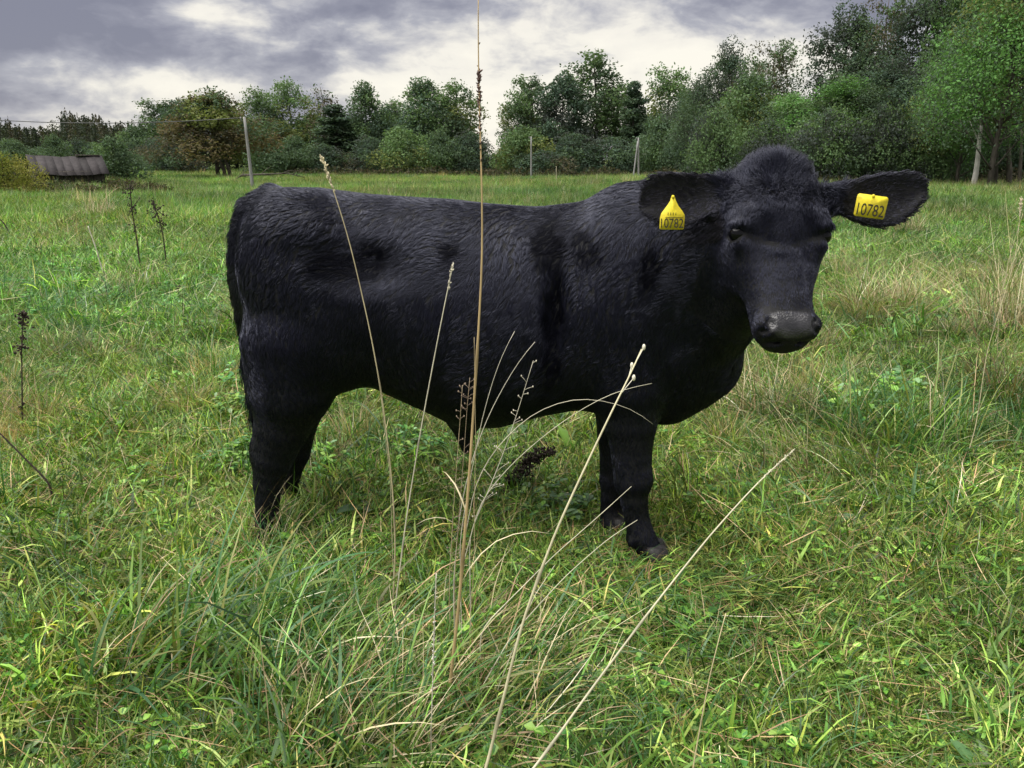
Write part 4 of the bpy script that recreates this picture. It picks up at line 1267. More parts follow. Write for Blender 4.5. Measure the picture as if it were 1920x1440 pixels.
class Acc:
    def __init__(s): s.V, s.Q, s.C, s.n = [], [], [], 0
    def add(s, v, q, c):
        s.V.append(v); s.Q.append(q + s.n); s.C.append(c); s.n += len(v)
    def mesh(s, name): return new_mesh(name, np.concatenate(s.V), np.concatenate(s.Q), np.concatenate(s.C))
def leaf_blade(acc, rng, root, azi, el, L, W, col, segs=5, lobes=0):
    """a broad leaf with a midrib fold, lying out from its root"""
    s = np.linspace(0, 1, segs + 1)
    prof = np.sin(np.pi * np.clip(s * 0.9 + 0.08, 0, 1)) ** 0.8
    if lobes:
        prof = prof * (0.62 + 0.38 * np.cos(s * lobes * 6.283))
    drop = el - s * rng.uniform(0.5, 1.1)
    st = L / segs
    x = np.concatenate([[0], np.cumsum(np.cos(drop[:-1]) * st)]); z = np.concatenate([[0], np.cumsum(np.sin(drop[:-1]) * st)])
    ca_, sa_ = math.cos(azi), math.sin(azi)
    mid = np.stack([x * ca_, x * sa_, np.maximum(z, -0.0)], 1) + root
    sd = np.array((-sa_, ca_, 0))
    hw_ = (prof * W * 0.5 + 0.0008)[:, None]
    Lf = mid + sd * hw_ + np.array((0, 0, 1)) * hw_ * 0.35; Rt = mid - sd * hw_ + np.array((0, 0, 1)) * hw_ * 0.35
    v = np.stack([Lf, mid, Rt], 1).reshape(-1, 3)
    q = []
    for i in range(segs):
        q += [(i * 3, i * 3 + 1, i * 3 + 4, i * 3 + 3), (i * 3 + 1, i * 3 + 2, i * 3 + 5, i * 3 + 4)]
    c = np.tile(np.asarray(col), (len(v), 1)); c[1::3] *= 1.25
    acc.add(v, np.array(q), c)

SRC = {}
def source(kind, me):
    me.materials.append(M_GRASS)
    o = bpy.data.objects.new(kind, me)
    SRC.setdefault(kind.split('.')[0], []).append(o)
def build_sources():
    rng = np.random.default_rng(42)
    def disc(m, r):
        a = rng.uniform(0, 6.283, m); q = r * np.sqrt(rng.random(m))
        return np.stack([np.cos(a) * q, np.sin(a) * q, np.zeros(m)], 1)
    # short grazed turf
    for i in range(6):
        A = Acc(); m = 330
        pal = np.concatenate([C_GREEN, C_GREEN, C_YEL[:1 + i % 3]])
        th0 = rng.uniform(0.1, 1.15, m); L = rng.gamma(4, 0.0125, m) + 0.012
        A.add(*blades(rng, disc(m, .19), np.where(rng.random(m) < .7, rng.normal(scale=.75, size=m), rng.uniform(0, 6.283, m)), th0, th0 + rng.uniform(0.3, 1.7, m), L, np.where(rng.random(m) < .2, rng.uniform(.005, .0085, m), rng.uniform(.0020, .0052, m)), pick(rng, pal, m, .5), 3))
        m = 26          # dead thatch, lying
        r = disc(m, .19); r[:, 2] = rng.uniform(0.004, 0.035, m)
        th0 = rng.uniform(1.0, 1.6, m)
        A.add(*blades(rng, r, rng.uniform(0, 6.283, m), th0, th0 + rng.uniform(-.2, .3, m), rng.uniform(.05, .17, m), rng.uniform(.0012, .0030, m), pick(rng, C_STRAW, m, .35) * 0.85, 2))
        for k in range(9):   # clover and small leaves
            p = disc(1, .18)[0]; p[2] = rng.uniform(.015, .05)
            for j in range(3):
                leaf_blade(A, rng, p, j * 2.09 + rng.uniform(0, 6), .3, .017, .015, pick(rng, C_GREEN, 1)[0] * (.9, 1.1, .9), 2)
        source('turf', A.mesh('turf'))
    # lusher, darker leafy growth
    for i in range(4):
        A = Acc(); m = 150
        th0 = rng.uniform(0.05, 0.8, m); L = rng.gamma(7, 0.017, m) + .03
        A.add(*blades(rng, disc(m, .15), rng.uniform(0, 6.283, m), th0, th0 + rng.uniform(0.5, 1.9, m), L, rng.uniform(.003, .0065, m), pick(rng, np.concatenate([C_BLUE, C_GREEN[:3]]), m), 5))
        m = 14; th0 = rng.uniform(.3, 1.3, m)
        A.add(*blades(rng, disc(m, .15), rng.uniform(0, 6.283, m), th0, th0 + rng.uniform(0, .8, m), rng.uniform(.08, .25, m), rng.uniform(.0015, .003, m), pick(rng, C_STRAW, m, .3), 3))
        source('lush', A.mesh('lush'))
    # tussock: long fine leaves, half of them dead
    for i in range(4):
        A = Acc(); m = 230
        p = disc(m, .085); az_ = np.arctan2(p[:, 1], p[:, 0]) + rng.normal(scale=.7, size=m)
        th0 = rng.uniform(0.05, 0.7, m); L = rng.gamma(9, 0.025, m) + .05
        col = np.where((rng.random(m) < .42)[:, None], pick(rng, C_STRAW, m, .3) * .8, pick(rng, np.concatenate([C_GREEN, C_YEL]), m))
        A.add(*blades(rng, p, az_, th0, th0 + rng.uniform(0.6, 1.9, m), L, rng.uniform(.0018, .0038, m), col, 5))
        source('tussock', A.mesh('tussock'))
    # dry standing grass
    for i in range(3):
        A = Acc(); m = 120
        p = disc(m, .12); az_ = rng.uniform(0, 6.283, m)
        th0 = rng.uniform(0.0, 0.35, m); L = rng.gamma(8, 0.035, m) + .06
        A.add(*blades(rng, p, az_, th0, th0 + rng.uniform(0.1, .9, m), L, rng.uniform(.0014, .003, m), pick(rng, C_STRAW, m, .3), 4))
        source('dry', A.mesh('dry'))
    # broad-leaved rosettes
    for i in range(4):
        A = Acc()
        for k in range(11):
            L = rng.uniform(.05, .13)
            leaf_blade(A, rng, np.array((0, 0, .006)), k * 2.4 + rng.uniform(-.3, .3), rng.uniform(.2, 1.0), L, L * rng.uniform(.26, .42), pick(rng, np.concatenate([C_BLUE, C_GREEN[:2]]), 1)[0], 7, rng.choice([0, 0, 3]))
        source('rosette', A.mesh('rosette'))
    # leafy herb: nettles, clover
    for i in range(3):
        A = Acc()
        for k in range(70):
            p = disc(1, .16)[0]; h = rng.uniform(.03, .17); p[2] = h
            for j in range(4):
                leaf_blade(A, rng, p + rng.normal(scale=.008, size=3), rng.uniform(0, 6.28), rng.uniform(-.1, .7), rng.uniform(.02, .045), rng.uniform(.012, .024), pick(rng, np.concatenate([C_GREEN, C_BLUE]), 1)[0] * (.85, 1.05, .9), 3)
        source('herb', A.mesh('herb'))
    # coarse versions for the far field: the same plants, fewer and wider blades
    for i in range(4):
        A = Acc(); m = 150
        pal = np.concatenate([C_GREEN, C_GREEN, C_YEL, C_STRAW[:i % 2] * .8])
        th0 = rng.uniform(0.05, 0.7, m); L = rng.gamma(6, 0.020, m) + 0.03
        A.add(*blades(rng, disc(m, .5), rng.uniform(0, 6.283, m), th0, th0 + rng.uniform(0.3, 1.3, m), L, rng.uniform(.006, .014, m), pick(rng, pal, m), 2))
        source('far', A.mesh('far'))
    for i in range(3):
        A = Acc(); m = 90
        th0 = rng.uniform(0.0, 0.4, m); L = rng.gamma(8, 0.045, m) + .08
        p = disc(m, .35)
        A.add(*blades(rng, p, rng.uniform(0, 6.283, m), th0, th0 + rng.uniform(0.1, .8, m), L, rng.uniform(.005, .012, m), pick(rng, np.concatenate([C_STRAW, C_YEL, C_GREEN[2:3]]), m, .3), 2))
        source('fardry', A.mesh('fardry'))
build_sources()

def scatter(name, kinds, pts, rotz, tilt, scl, tint, which):
    """one object: plants instanced on points of a mesh"""
    col = bpy.data.collections.new(name + '_plants')
    objs = [o for k in kinds for o in SRC[k]]
    for i, o in enumerate(objs):
        o.name = 'plant_%03d_%s' % (i, o.name.split('.')[0]); col.objects.link(o) if o.name not in col.objects else None
    me = bpy.data.meshes.new(name); m = len(pts)
    me.vertices.add(m); me.vertices.foreach_set('co', pts.astype(np.float32).ravel())
    def at(nm, typ, arr, key):
        a = me.attributes.new(nm, typ, 'POINT'); a.data.foreach_set(key, arr.ravel())
    rot = np.stack([tilt[:, 0], tilt[:, 1], rotz], 1).astype(np.float32)
    at('rot', 'FLOAT_VECTOR', rot, 'vector')
    at('scl', 'FLOAT_VECTOR', scl.astype(np.float32), 'vector')
    t4 = np.ones((m, 4), np.float32); t4[:, :3] = tint
    at('tint', 'FLOAT_COLOR', t4, 'color')
    at('idx', 'INT', which.astype(np.int32), 'value')
    g = bpy.data.node_groups.new(name, 'GeometryNodeTree')
    g.interface.new_socket('Geometry', in_out='INPUT', socket_type='NodeSocketGeometry')
    g.interface.new_socket('Geometry', in_out='OUTPUT', socket_type='NodeSocketGeometry')
    gi, go = g.nodes.new('NodeGroupInput'), g.nodes.new('NodeGroupOutput')
    ip = g.nodes.new('GeometryNodeInstanceOnPoints'); ci = g.nodes.new('GeometryNodeCollectionInfo')
    ci.inputs['Collection'].default_value = col
    ci.inputs['Separate Children'].default_value = True; ci.inputs['Reset Children'].default_value = True
    ip.inputs['Pick Instance'].default_value = True
    def na(nm, typ):
        x = g.nodes.new('GeometryNodeInputNamedAttribute'); x.data_type = typ; x.inputs['Name'].default_value = nm
        return [o for o in x.outputs if o.enabled and o.name == 'Attribute'][0]
    L = g.links.new
    L(gi.outputs[0], ip.inputs['Points']); L(ci.outputs[0], ip.inputs['Instance'])
    L(na('idx', 'INT'), ip.inputs['Instance Index'])
    er = g.nodes.new('FunctionNodeEulerToRotation'); L(na('rot', 'FLOAT_VECTOR'), er.inputs[0]); L(er.outputs[0], ip.inputs['Rotation'])
    L(na('scl', 'FLOAT_VECTOR'), ip.inputs['Scale'])
    L(ip.outputs[0], go.inputs[0])
    me.materials.append(M_GRASS)
    o = link(name, me, None, None, kind='stuff')
    o.modifiers.new('plants', 'NODES').node_group = g
    return o

def in_view(x, y, margin):
    return (np.abs(x) < (y * 0.68 + margin))
def zone(x, y, px, py, rx, ry):
    """soft patch of the meadow centred where the photo shows it; radii in metres"""
    c = G(px, py)
    return np.exp(-(((x - c[0]) / rx) ** 2 + ((y - c[1]) / ry) ** 2))
def field_color(x, y, rng):
    """slow changes of colour over the meadow: fresh, yellowish and strawy patches"""
    a = fbm(x / 1.6, y / 2.2, 40, 3); b_ = fbm(x / 0.45, y / 0.6, 50, 2); c = fbm(x / 7, y / 7, 60, 2)
    g = 1 + 0.18 * a + 0.20 * b_
    t = np.stack([g * (1 + 0.20 * c + 0.08 * b_), g, g * (1 - 0.05 * c)], 1)
    return t * rng.uniform(0.62, 1.38, (len(x), 1))
def rnd_pts(rng, n, y0, y1, margin, power=1.0):
    """uniform over the wedge of ground that the camera looks along, y0..y1"""
    y = np.sqrt(rng.uniform(y0 ** 2, y1 ** 2, n)) if power == 1 else y0 * (y1 / y0) ** rng.random(n)
    x = rng.uniform(-1, 1, n) * (y * 0.68 + margin)
    return x, y

def grass():
    rng = np.random.default_rng(99)
    def go(name, kinds, x, y, s, sv=0.25, tilt=0.15, tint=None, zs=1.0, sink=0.0):
        m = len(x)
        foot = 1.3 * np.exp(-(((x - .42) / .26) ** 2 + ((y - 2.05) / .32) ** 2)) + .7 * np.exp(-(((x + .66) / .16) ** 2 + ((y - 2.2) / .2) ** 2))
        zs = zs * (1 - .80 * np.clip(foot, 0, 1))
        nobj = sum(len(SRC[k]) for k in kinds)
        sc = s * rng.uniform(1 - sv, 1 + sv, m) * (1 + .30 * fbm(x / .30, y / .36, 33, 2) * sstep(14, 5, y))
        scl = np.stack([sc, sc, sc * zs * rng.uniform(.8, 1.2, m)], 1)
        pts = np.stack([x, y, terr(x, y) - sink], 1)
        scatter(name, kinds, pts, rng.uniform(0, 6.283, m), rng.normal(scale=tilt, size=(m, 2)), scl, field_color(x, y, rng) if tint is None else tint, rng.integers(0, nobj, m))
    # 1 short turf, near
    x, y = rnd_pts(rng, 4200, 0.9, 5.2, 0.5)
    go('turf_grass', ['turf'], x, y, 1.0)
    # 2 turf, middle distance
    x, y = rnd_pts(rng, 9000, 5.0, 17, 1.0)
    go('meadow_grass', ['turf'], x, y, 1.35 + 0.035 * y, tilt=.2)
    # 3 far field
    x, y = rnd_pts(rng, 26000, 15, 110, 4, 2)
    k = (y < 60) | (x > -80)
    tf = field_color(x[k], y[k], rng) * (1 + .30 * fbm(x[k] / 5, y[k] / 9, 62, 3) + .22 * fbm(x[k] / 1.6, y[k] / 3.5, 64, 2))[:, None] * (1 + np.outer(sstep(.1, .8, fbm(x[k] / 8, y[k] / 14, 66, 3)), (.32, .10, .25)))
    go('far_grass', ['far'], x[k], y[k], 1.0 + 0.010 * y[k], tilt=.1, tint=np.clip(tf, .3, 2))
    # 4 dry seed grass over the far field
    x, y = rnd_pts(rng, 9000, 9, 92, 2, 2)
    w = (0.15 + 0.75 * sstep(.0, .7, fbm(x / 9, y / 12, 71, 3))) * sstep(9, 26, y) + 0.5 * sstep(22, 40, y)
    k = rng.random(len(x)) < w * .38
    go('dry_far_grass', ['fardry'], x[k], y[k], .55 + 0.006 * y[k], tilt=.1)
    # 5 tussocks scattered over the meadow, 3 to 40 m
    x, y = rnd_pts(rng, 4200, 2.9, 48, 1, 2)
    w = sstep(.05, .6, fbm(x / 1.5, y / 2.0, 81, 3)) * 0.8 + 0.05 + .25 * sstep(7, 14, y) * sstep(.0, .5, fbm(x / 2.5, y / 4, 83, 3))
    w *= 1 - 0.9 * np.exp(-((x + .05) ** 2 / 1.2 + (y - 2.4) ** 2 / .25))
    w *= .45 + .55 * sstep(4.5, 8, y)
    k = rng.random(len(x)) < w
    go('tussock_grass', ['tussock'], x[k], y[k], (.58 + 0.020 * y[k]) * (1 + .25 * np.clip(rng.normal(size=k.sum()), -1.5, 1.2)), .3, tint=field_color(x[k], y[k], rng) * rng.uniform(.55, 1.15, (k.sum(), 1)))
    # 6 dark lush patches: left middle, right middle, bottom left
    x, y = rnd_pts(rng, 6500, 1.0, 9, .6)
    w = 0.03 + 0.85 * zone(x, y, 200, 590, 1.7, .8) + .8 * zone(x, y, 1660, 800, .55, .30) + .7 * zone(x, y, 1850, 850, .45, .35) + 0.55 * zone(x, y, 180, 1290, .42, .28) + .5 * zone(x, y, 480, 1180, .25, .2) + 0.35 * zone(x, y, 60, 520, 2.0, 1.0) + .25 * sstep(.25, .8, fbm(x / .8, y / .8, 91, 2))
    w *= 1 - 0.95 * np.exp(-((x + .05) ** 2 / .7 + (y - 2.38) ** 2 / .05))
    k = rng.random(len(x)) < w * .55
    t = field_color(x[k], y[k], rng) * np.array((.80, .90, .84))
    go('lush_grass', ['lush'], x[k], y[k], .95, .3, tint=t)
    # 7 herbs
    x, y = rnd_pts(rng, 3200, 1.0, 9, .6)
    w = 0.03 * sstep(2, 4, y) + .8 * zone(x, y, 150, 570, 1.5, .7) + .3 * zone(x, y, 620, 900, .3, .3) + .12 * sstep(2, 4, y) * sstep(.3, .8, fbm(x / .6, y / .6, 95, 2))
    w *= 1 - .9 * np.exp(-((x - .4) / .3) ** 2 - ((y - 2.1) / .3) ** 2)
    k = rng.random(len(x)) < w * .5
    go('leafy_herbs', ['herb'], x[k], y[k], .8, .3)
    # 8 rosettes
    x, y = rnd_pts(rng, 520, 1.1, 6, .4)
    k = rng.random(len(x)) < 0.22 + .4 * zone(x, y, 1800, 1330, .4, .25) + .3 * zone(x, y, 620, 930, .3, .3)
    go('broadleaf_weeds', ['rosette'], x[k], y[k], 1.0, .35, .1)
    # 9 strawy grass: right edge, beside the chest, round the foreground tussock
    x, y = rnd_pts(rng, 5200, 1.15, 12, .6)
    w = .02 + .8 * zone(x, y, 1900, 600, .7, 1.2) + .55 * zone(x, y, 1480, 700, .45, .4) + .35 * zone(x, y, 1620, 560, .5, .5) + .5 * zone(x, y, 450, 700, .25, .6) + .10 * sstep(.2, .8, fbm(x / 1.1, y / 1.3, 97, 2))
    k = rng.random(len(x)) < w * .35
    go('dry_grass', ['dry'], x[k], y[k], .75, .3, .3)
grass()

# long tussocks that stand out: each a plant of its own
def big_tussock(cx, cy, r, m, Lm, lean_az, lean, green, label, seed, group='long grass tussocks', spread=.8, wmul=1.0):
    rng = np.random.default_rng(seed)
    t = thing('grass_tussock', label, 'grass tussock', (cx, cy, float(terr(cx, cy))), group)
    def part(nm, m, pal, w0, w1, lsc):
        A = Acc()
        a = rng.uniform(0, 6.283, m); q = r * np.sqrt(rng.random(m))
        root = np.stack([np.cos(a) * q * 1.25, np.sin(a) * q, np.zeros(m)], 1)
        az_ = lean_az + rng.normal(scale=spread, size=m)
        th0 = np.abs(rng.normal(lean * .45, .30, m)); th1 = np.minimum(th0 + rng.uniform(.4, 1.6, m), 2.1)
        L = np.clip(rng.gamma(7, Lm / 7, m), .06, Lm * 2) * lsc
        A.add(*blades(rng, root, az_, th0, th1, L, rng.uniform(w0, w1, m) * wmul, pick(rng, pal, m, .3), 7))
        me = A.mesh(nm); link(nm, me, M_WEED if nm == 'green_blades' else M_STRAW, t)
    part('green_blades', int(m * green), np.concatenate([C_GREEN, C_BLUE[:2], C_YEL]), .0025, .0062, 1.0)
    part('dry_blades', int(m * (1 - green)), C_STRAW, .0016, .0038, .95)
g0 = G(770, 1310)
big_tussock(g0[0], g0[1], .30, 1250, .19, R(12), 1.7, .46, 'big foreground tussock of arching green and straw blades below the calf', 201, spread=.62, wmul=1.45)
g0 = G(960, 1250); big_tussock(g0[0], g0[1], .14, 420, .17, R(10), 1.7, .5, 'flattened strawy tussock spreading right of the tall stalks', 202, spread=.7, wmul=1.3)
g0 = G(380, 1260); big_tussock(g0[0], g0[1], .22, 420, .26, R(25), 1.3, .86, 'dark green tussock of broad arching blades at the lower left', 203, spread=.8, wmul=1.75)
g0 = G(640, 1390); big_tussock(g0[0], g0[1], .16, 420, .22, R(60), .8, .66, 'upright green tussock at the lower frame edge', 204, spread=1.2)
g0 = G(1650, 610); big_tussock(g0[0], g0[1], .24, 1100, .36, R(160), .5, .34, 'greyish dry tussock to the right of the calf\'s muzzle', 205, spread=1.6, wmul=1.25)
g0 = G(1690, 450); big_tussock(g0[0], g0[1], .26, 800, .44, R(200), .3, .25, 'small dark tussock under the outstretched ear', 206, spread=2.2, wmul=1.4)
g0 = G(1900, 640); big_tussock(g0[0], g0[1], .30, 620, .66, R(160), .3, .2, 'tall straw-coloured tussock at the right-hand frame edge', 207, spread=1.8)
g0 = G(1440, 790); big_tussock(g0[0], g0[1], .24, 900, .30, R(200), .8, .34, 'brownish tussock just in front of the calf\'s chest', 208, spread=1.2)
g0 = G(1690, 850); big_tussock(g0[0], g0[1], .24, 620, .30, R(80), .4, .9, 'lush green tussock in the meadow right of the fore legs', 209, spread=2.4, wmul=1.3)
g0 = G(1530, 900); big_tussock(g0[0], g0[1], .20, 520, .26, R(190), 1.1, .6, 'combed-over green tussock between fore legs and lush tussock', 210, spread=.7)
g0 = G(260, 560); big_tussock(g0[0], g0[1], .22, 360, .34, R(90), .3, .30, 'brown dead tussock in the left meadow', 211, spread=2.4, wmul=1.3)
g0 = G(185, 425); big_tussock(g0[0], g0[1], .30, 420, .55, R(90), .2, .15, 'reddish straw tussock in the far left meadow', 212, spread=2.4, wmul=1.8)
g0 = G(505, 1035); big_tussock(g0[0], g0[1] - .03, .08, 170, .20, R(60), .5, .45, 'thin mixed tuft hiding the near hind hoof', 213, spread=1.5)

# ------------------------------------------------------------------ single stalks
STALK_C = np.array((0.50, 0.43, 0.27))
def curve(pts, m=26):
    pts = np.asarray(pts, float); k = len(pts)
    d = np.concatenate([[0], np.cumsum(np.linalg.norm(np.diff(pts, axis=0), axis=1))]); d /= d[-1]
    s = np.linspace(0, 1, m)
    out_ = np.stack([np.interp(s, d, pts[:, j]) for j in range(3)], 1)
    for _ in range(2):
        out_[1:-1] = out_[1:-1] * .5 + (out_[:-2] + out_[2:]) * .25
    return out_
def stalk(pix, Y0, Y1, r0, r1, label, head=None, hc_=(0.46, 0.40, 0.25), col=STALK_C, nodes=2, leaf=0, name='grass_stalk', group='single dry grass stalks', mat=None):
    """pix runs from the foot to the tip; the distance changes evenly from Y0 to Y1"""
    k = len(pix); s = np.linspace(0, 1, k)
    pts = [U(px, py, Y0 + (Y1 - Y0) * t) for (px, py), t in zip(pix, s)]
    if pts[0][2] > 0.02:            # carry the foot down to the ground
        p = pts[0].copy(); p[2] = float(terr(p[0], p[1])) - .02; pts = [p] + pts
    P = curve(pts, 30)
    t = thing(name, label, 'grass stalk', tuple(P[0]), group)
    o = P[0].copy(); P = P - o; mb = MB()
    rng = np.random.default_rng(abs(hash(label)) % 1000 if False else len(label) * 17 + int(pix[0][0]))
    rr = np.linspace(r0, r1, len(P)) * .78
    cc = np.tile(col, (len(P), 1)) * rng.uniform(.85, 1.15, (len(P), 1))
    for i in range(nodes):
        j = int(len(P) * (i + 1) / (nodes + 1.6)); rr[j] *= 1.5; cc[j] *= .55
    mb.tube(P, rr, 6, cc)
    mb.build('stem', mat or M_STRAW, t)
    tan = np.gradient(P, axis=0); tan /= np.linalg.norm(tan, axis=1)[:, None]
    if head:
        kind, f0, size = head
        mb = MB(); n0 = int(len(P) * (1 - f0))
        if kind in ('spike', 'fuzzy'):
            mcount = 60 if kind == 'spike' else 90
            for i in range(mcount):
                u_ = rng.uniform(n0, len(P) - 1); j = int(u_)
                c = P[j] + (P[min(j + 1, len(P) - 1)] - P[j]) * (u_ - j)
                d = tan[j] * rng.uniform(.8, 1.4) + rng.normal(scale=.45, size=3); d /= np.linalg.norm(d)
                a = np.cross(d, (0.3, 1, .2)); a /= np.linalg.norm(a)
                prof = math.sin(math.pi * min(1, max(0.05, (u_ - n0) / max(1, len(P) - 1 - n0)) * .9 + .05))
                l = size * rng.uniform(.6, 1.2) * (.5 + .5 * prof)
                mb.ellipsoid(c + d * l * .5, np.array([a, np.cross(d, a), d]), (l * .2, l * .16, l * .55), 5, 2, np.array(hc_) * rng.uniform(.7, 1.3))
        elif kind == 'knots':
            py = np.linspace(pix[0][1], pix[-1][1], len(P))
            for i in range(150):
                yy = rng.choice([rng.normal(112, 7), rng.normal(142, 8), rng.uniform(100, 200), rng.uniform(60, 250)], p=[.36, .34, .24, .06])
                u_ = np.interp(-yy, -py, np.arange(len(P))); j = min(int(u_), len(P) - 2)
                c = P[j] + (P[j + 1] - P[j]) * (u_ - j)
                d = tan[j] + rng.normal(scale=.55, size=3); d /= np.linalg.norm(d)
                a = np.cross(d, (0.3, 1, .2)); a /= np.linalg.norm(a)
                l = size * rng.uniform(.5, 1.1)
                mb.ellipsoid(c + d * l * .5, np.array([a, np.cross(d, a), d]), (l * .22, l * .2, l * .55), 5, 2, np.array(hc_) * rng.uniform(.6, 1.4))
        elif kind == 'panicle':
            for i in range(24):
                u_ = rng.uniform(n0, len(P) - 1.01); j = int(u_)
                c = P[j] + (P[j + 1] - P[j]) * (u_ - j)
                sgn = rng.choice([-1, 1])
                d = tan[j] * rng.uniform(.3, .9) + np.array((sgn, rng.uniform(-.8, .8), rng.uniform(-.2, .2)))
                l = size * rng.uniform(.4, 1.1) * (1 - .5 * (u_ - n0) / (len(P) - n0))
                e = c + d * l
                mb.tube(np.stack([c, c + d * l * .5 + (0, 0, l * .06), e]), [.0006, .0005, .0004], 4, np.array(hc_))
                mb.ellipsoid(e, np.eye(3), (.0016, .0016, .0028), 5, 2, np.array(hc_) * 1.1)
        elif kind == 'buds':
            for (j, off) in ((len(P) - 1, (0.004, 0, .004)), (len(P) - 2, (-.006, 0, -.004)), (len(P) - 3, (.010, -.002, .002))):
                c = P[j] + np.array(off)
                bd = MB(); bd.ellipsoid(c, np.eye(3), (size * .55, size * .55, size), 7, 4, np.array(hc_) * 1.15)
                bd.tube(np.stack([P[j - 1], c]), [.0009, .0009], 4, np.array(hc_)); bd.build('bud', M_STRAW, t)
        if mb.n:
            mb.build('seed_head', mat or M_STRAW, t, True, kind='stuff')
    for i in range(leaf):
        j = int(len(P) * rng.uniform(.08, .4)); A = Acc()
        A.add(*blades(rng, P[j][None] , np.array([rng.uniform(0, 6.28)]), np.array([.5]), np.array([2.0]), np.array([rng.uniform(.12, .26)]), np.array([.0035]), pick(rng, C_STRAW, 1), 6))
        v = A.V[0]; link('leaf', A.mesh('leaf'), M_STRAW, t)
    return t
stalk([(838, 1330), (860, 1140), (875, 960), (886, 800), (896, 640), (905, 480), (903, 320), (898, 180), (896, 60), (897, -30)], 1.50, 1.58, .0058, .0013, 'tallest grass stalk, rising across the calf into the sky with a dark knotted seed head', ('knots', .30, .008), (.11, .065, .055), np.array((.46, .34, .17)), 2, 3)
stalk([(735, 1170), (742, 1020), (735, 900), (716, 740), (692, 610), (655, 450), (622, 345), (603, 294)], 1.86, 1.86, .0030, .0013, 'leaning pale stalk over the calf\'s hip with a slim straw seed head', ('spike', .10, .013), (.52, .46, .30), leaf=1)
stalk([(738, 1160), (762, 970), (790, 800), (820, 640), (843, 525), (850, 493)], 1.84, 1.84, .0028, .0016, 'pale stalk leaning right across the flank with a small whitish tip', ('spike', .07, .008), (.62, .58, .46), np.array((.58, .54, .42)))
stalk([(880, 1540), (912, 1440), (978, 1170), (1040, 1000), (1100, 870), (1150, 765), (1188, 690), (1203, 655)], 1.16, 1.42, .0044, .0019, 'thick pale stalk with three buds at its tip before the foreleg', ('buds', 0, .0062), (.60, .57, .46), np.array((.50, .46, .30)))
stalk([(950, 1500), (1010, 1430), (1110, 1290), (1230, 1130), (1330, 1005), (1420, 905), (1490, 842)], 1.15, 1.40, .0037, .0014, 'long stalk slanting right across the grass with a blurred fuzzy tip', ('fuzzy', .13, .006), (.42, .40, .28), np.array((.50, .47, .33)))
stalk([(850, 1090), (862, 960), (885, 860), (915, 780), (952, 710), (985, 660), (1003, 641)], 1.72, 1.76, .0018, .0008, 'thin bent stalk forking right over the belly', None, col=np.array((.60, .56, .46)))
stalk([(862, 1010), (885, 880), (905, 780), (928, 700), (948, 650), (965, 621)], 1.70, 1.74, .0016, .0007, 'thin stalk just left of the bent one over the belly', None, col=np.array((.58, .54, .44)))
stalk([(880, 1000), (912, 930), (940, 860), (965, 790), (985, 725), (1000, 676)], 1.72, 1.76, .0020, .0008, 'pale stalk with short side spikelets like a comb before the belly', ('panicle', .48, .030), (.56, .52, .42), np.array((.56, .52, .42)))
stalk([(842, 1090), (850, 960), (858, 850), (864, 770), (867, 722)], 1.72, 1.74, .0016, .0007, 'brown feathery stalk left of the tallest stalk', ('panicle', .60, .022), (.30, .23, .17), np.array((.40, .32, .20)))
stalk([(852, 1080), (862, 950), (870, 850), (876, 760), (881, 708)], 1.70, 1.73, .0016, .0007, 'dark feathery stalk touching the tallest stalk', ('panicle', .60, .024), (.22, .16, .12), np.array((.34, .26, .17)))
stalk([(862, 1060), (892, 900), (935, 832), (1000, 772), (1080, 744), (1150, 754), (1195, 770), (1224, 795)], 1.72, 1.78, .0017, .0007, 'thin stalk arching over to droop before the near foreleg', None, col=np.array((.58, .54, .42)))
stalk([(860, 1090), (900, 940), (960, 868), (1040, 800), (1110, 755), (1165, 730), (1222, 719)], 1.70, 1.78, .0017, .0007, 'thin stalk arching up across the elbow', None, col=np.array((.56, .53, .40)))
stalk([(900, 1180), (960, 1120), (1040, 1040), (1120, 970), (1184, 912)], 1.60, 1.75, .0020, .0008, 'short stalk slanting up to the near knee', None, col=np.array((.55, .52, .38)))
stalk([(808, 1380), (811, 1290), (814, 1180), (818, 1075)], 1.34, 1.36, .0018, .0014, 'short whitish fuzzy spike in the foreground tussock', ('fuzzy', .62, .006), (.62, .60, .56), np.array((.5, .46, .36)))
stalk([(1290, 1500), (1306, 1400), (1330, 1270), (1350, 1190), (1361, 1150)], 1.22, 1.28, .0022, .0010, 'short bare stalk at the lower right', None, col=np.array((.52, .44, .26)))
stalk([(880, 1330), (960, 1190), (1060, 1080), (1140, 1010), (1195, 975)], 1.5, 1.62, .0020, .0008, 'stalk slanting low through the flattened tussock', None, col=np.array((.55, .52, .38)))
stalk([(930, 1300), (1000, 1120), (1040, 1060)], 1.5, 1.56, .0018, .0008, 'short stalk right of the tall stalks\' foot', None, col=np.array((.55, .52, .38)))
stalk([(880, 1180), (890, 1050), (889, 940), (892, 840), (890, 700), (889, 632)], 1.66, 1.70, .0013, .0006, 'hair-thin upright stalk just beside the tallest stalk', None, col=np.array((.42, .34, .2)))
stalk([(208, 548), (190, 500), (178, 460), (165, 424)], 8.2, 8.2, .0090, .0070, 'pale broken stalk leaning in the left meadow', None, col=np.array((.55, .52, .42)))
stalk([(735, 1010), (732, 900), (720, 800), (714, 740)], 1.95, 1.95, .0013, .0006, 'thin straw before the near flank', None, col=np.array((.5, .46, .3)))
stalk([(1800, 900), (1830, 800), (1850, 660), (1905, 480), (1915, 370)], 2.9, 3.0, .0022, .0010, 'tall pale stalk near the right-hand edge', ('spike', .1, .012), (.5, .44, .3), np.array((.5, .44, .28)))
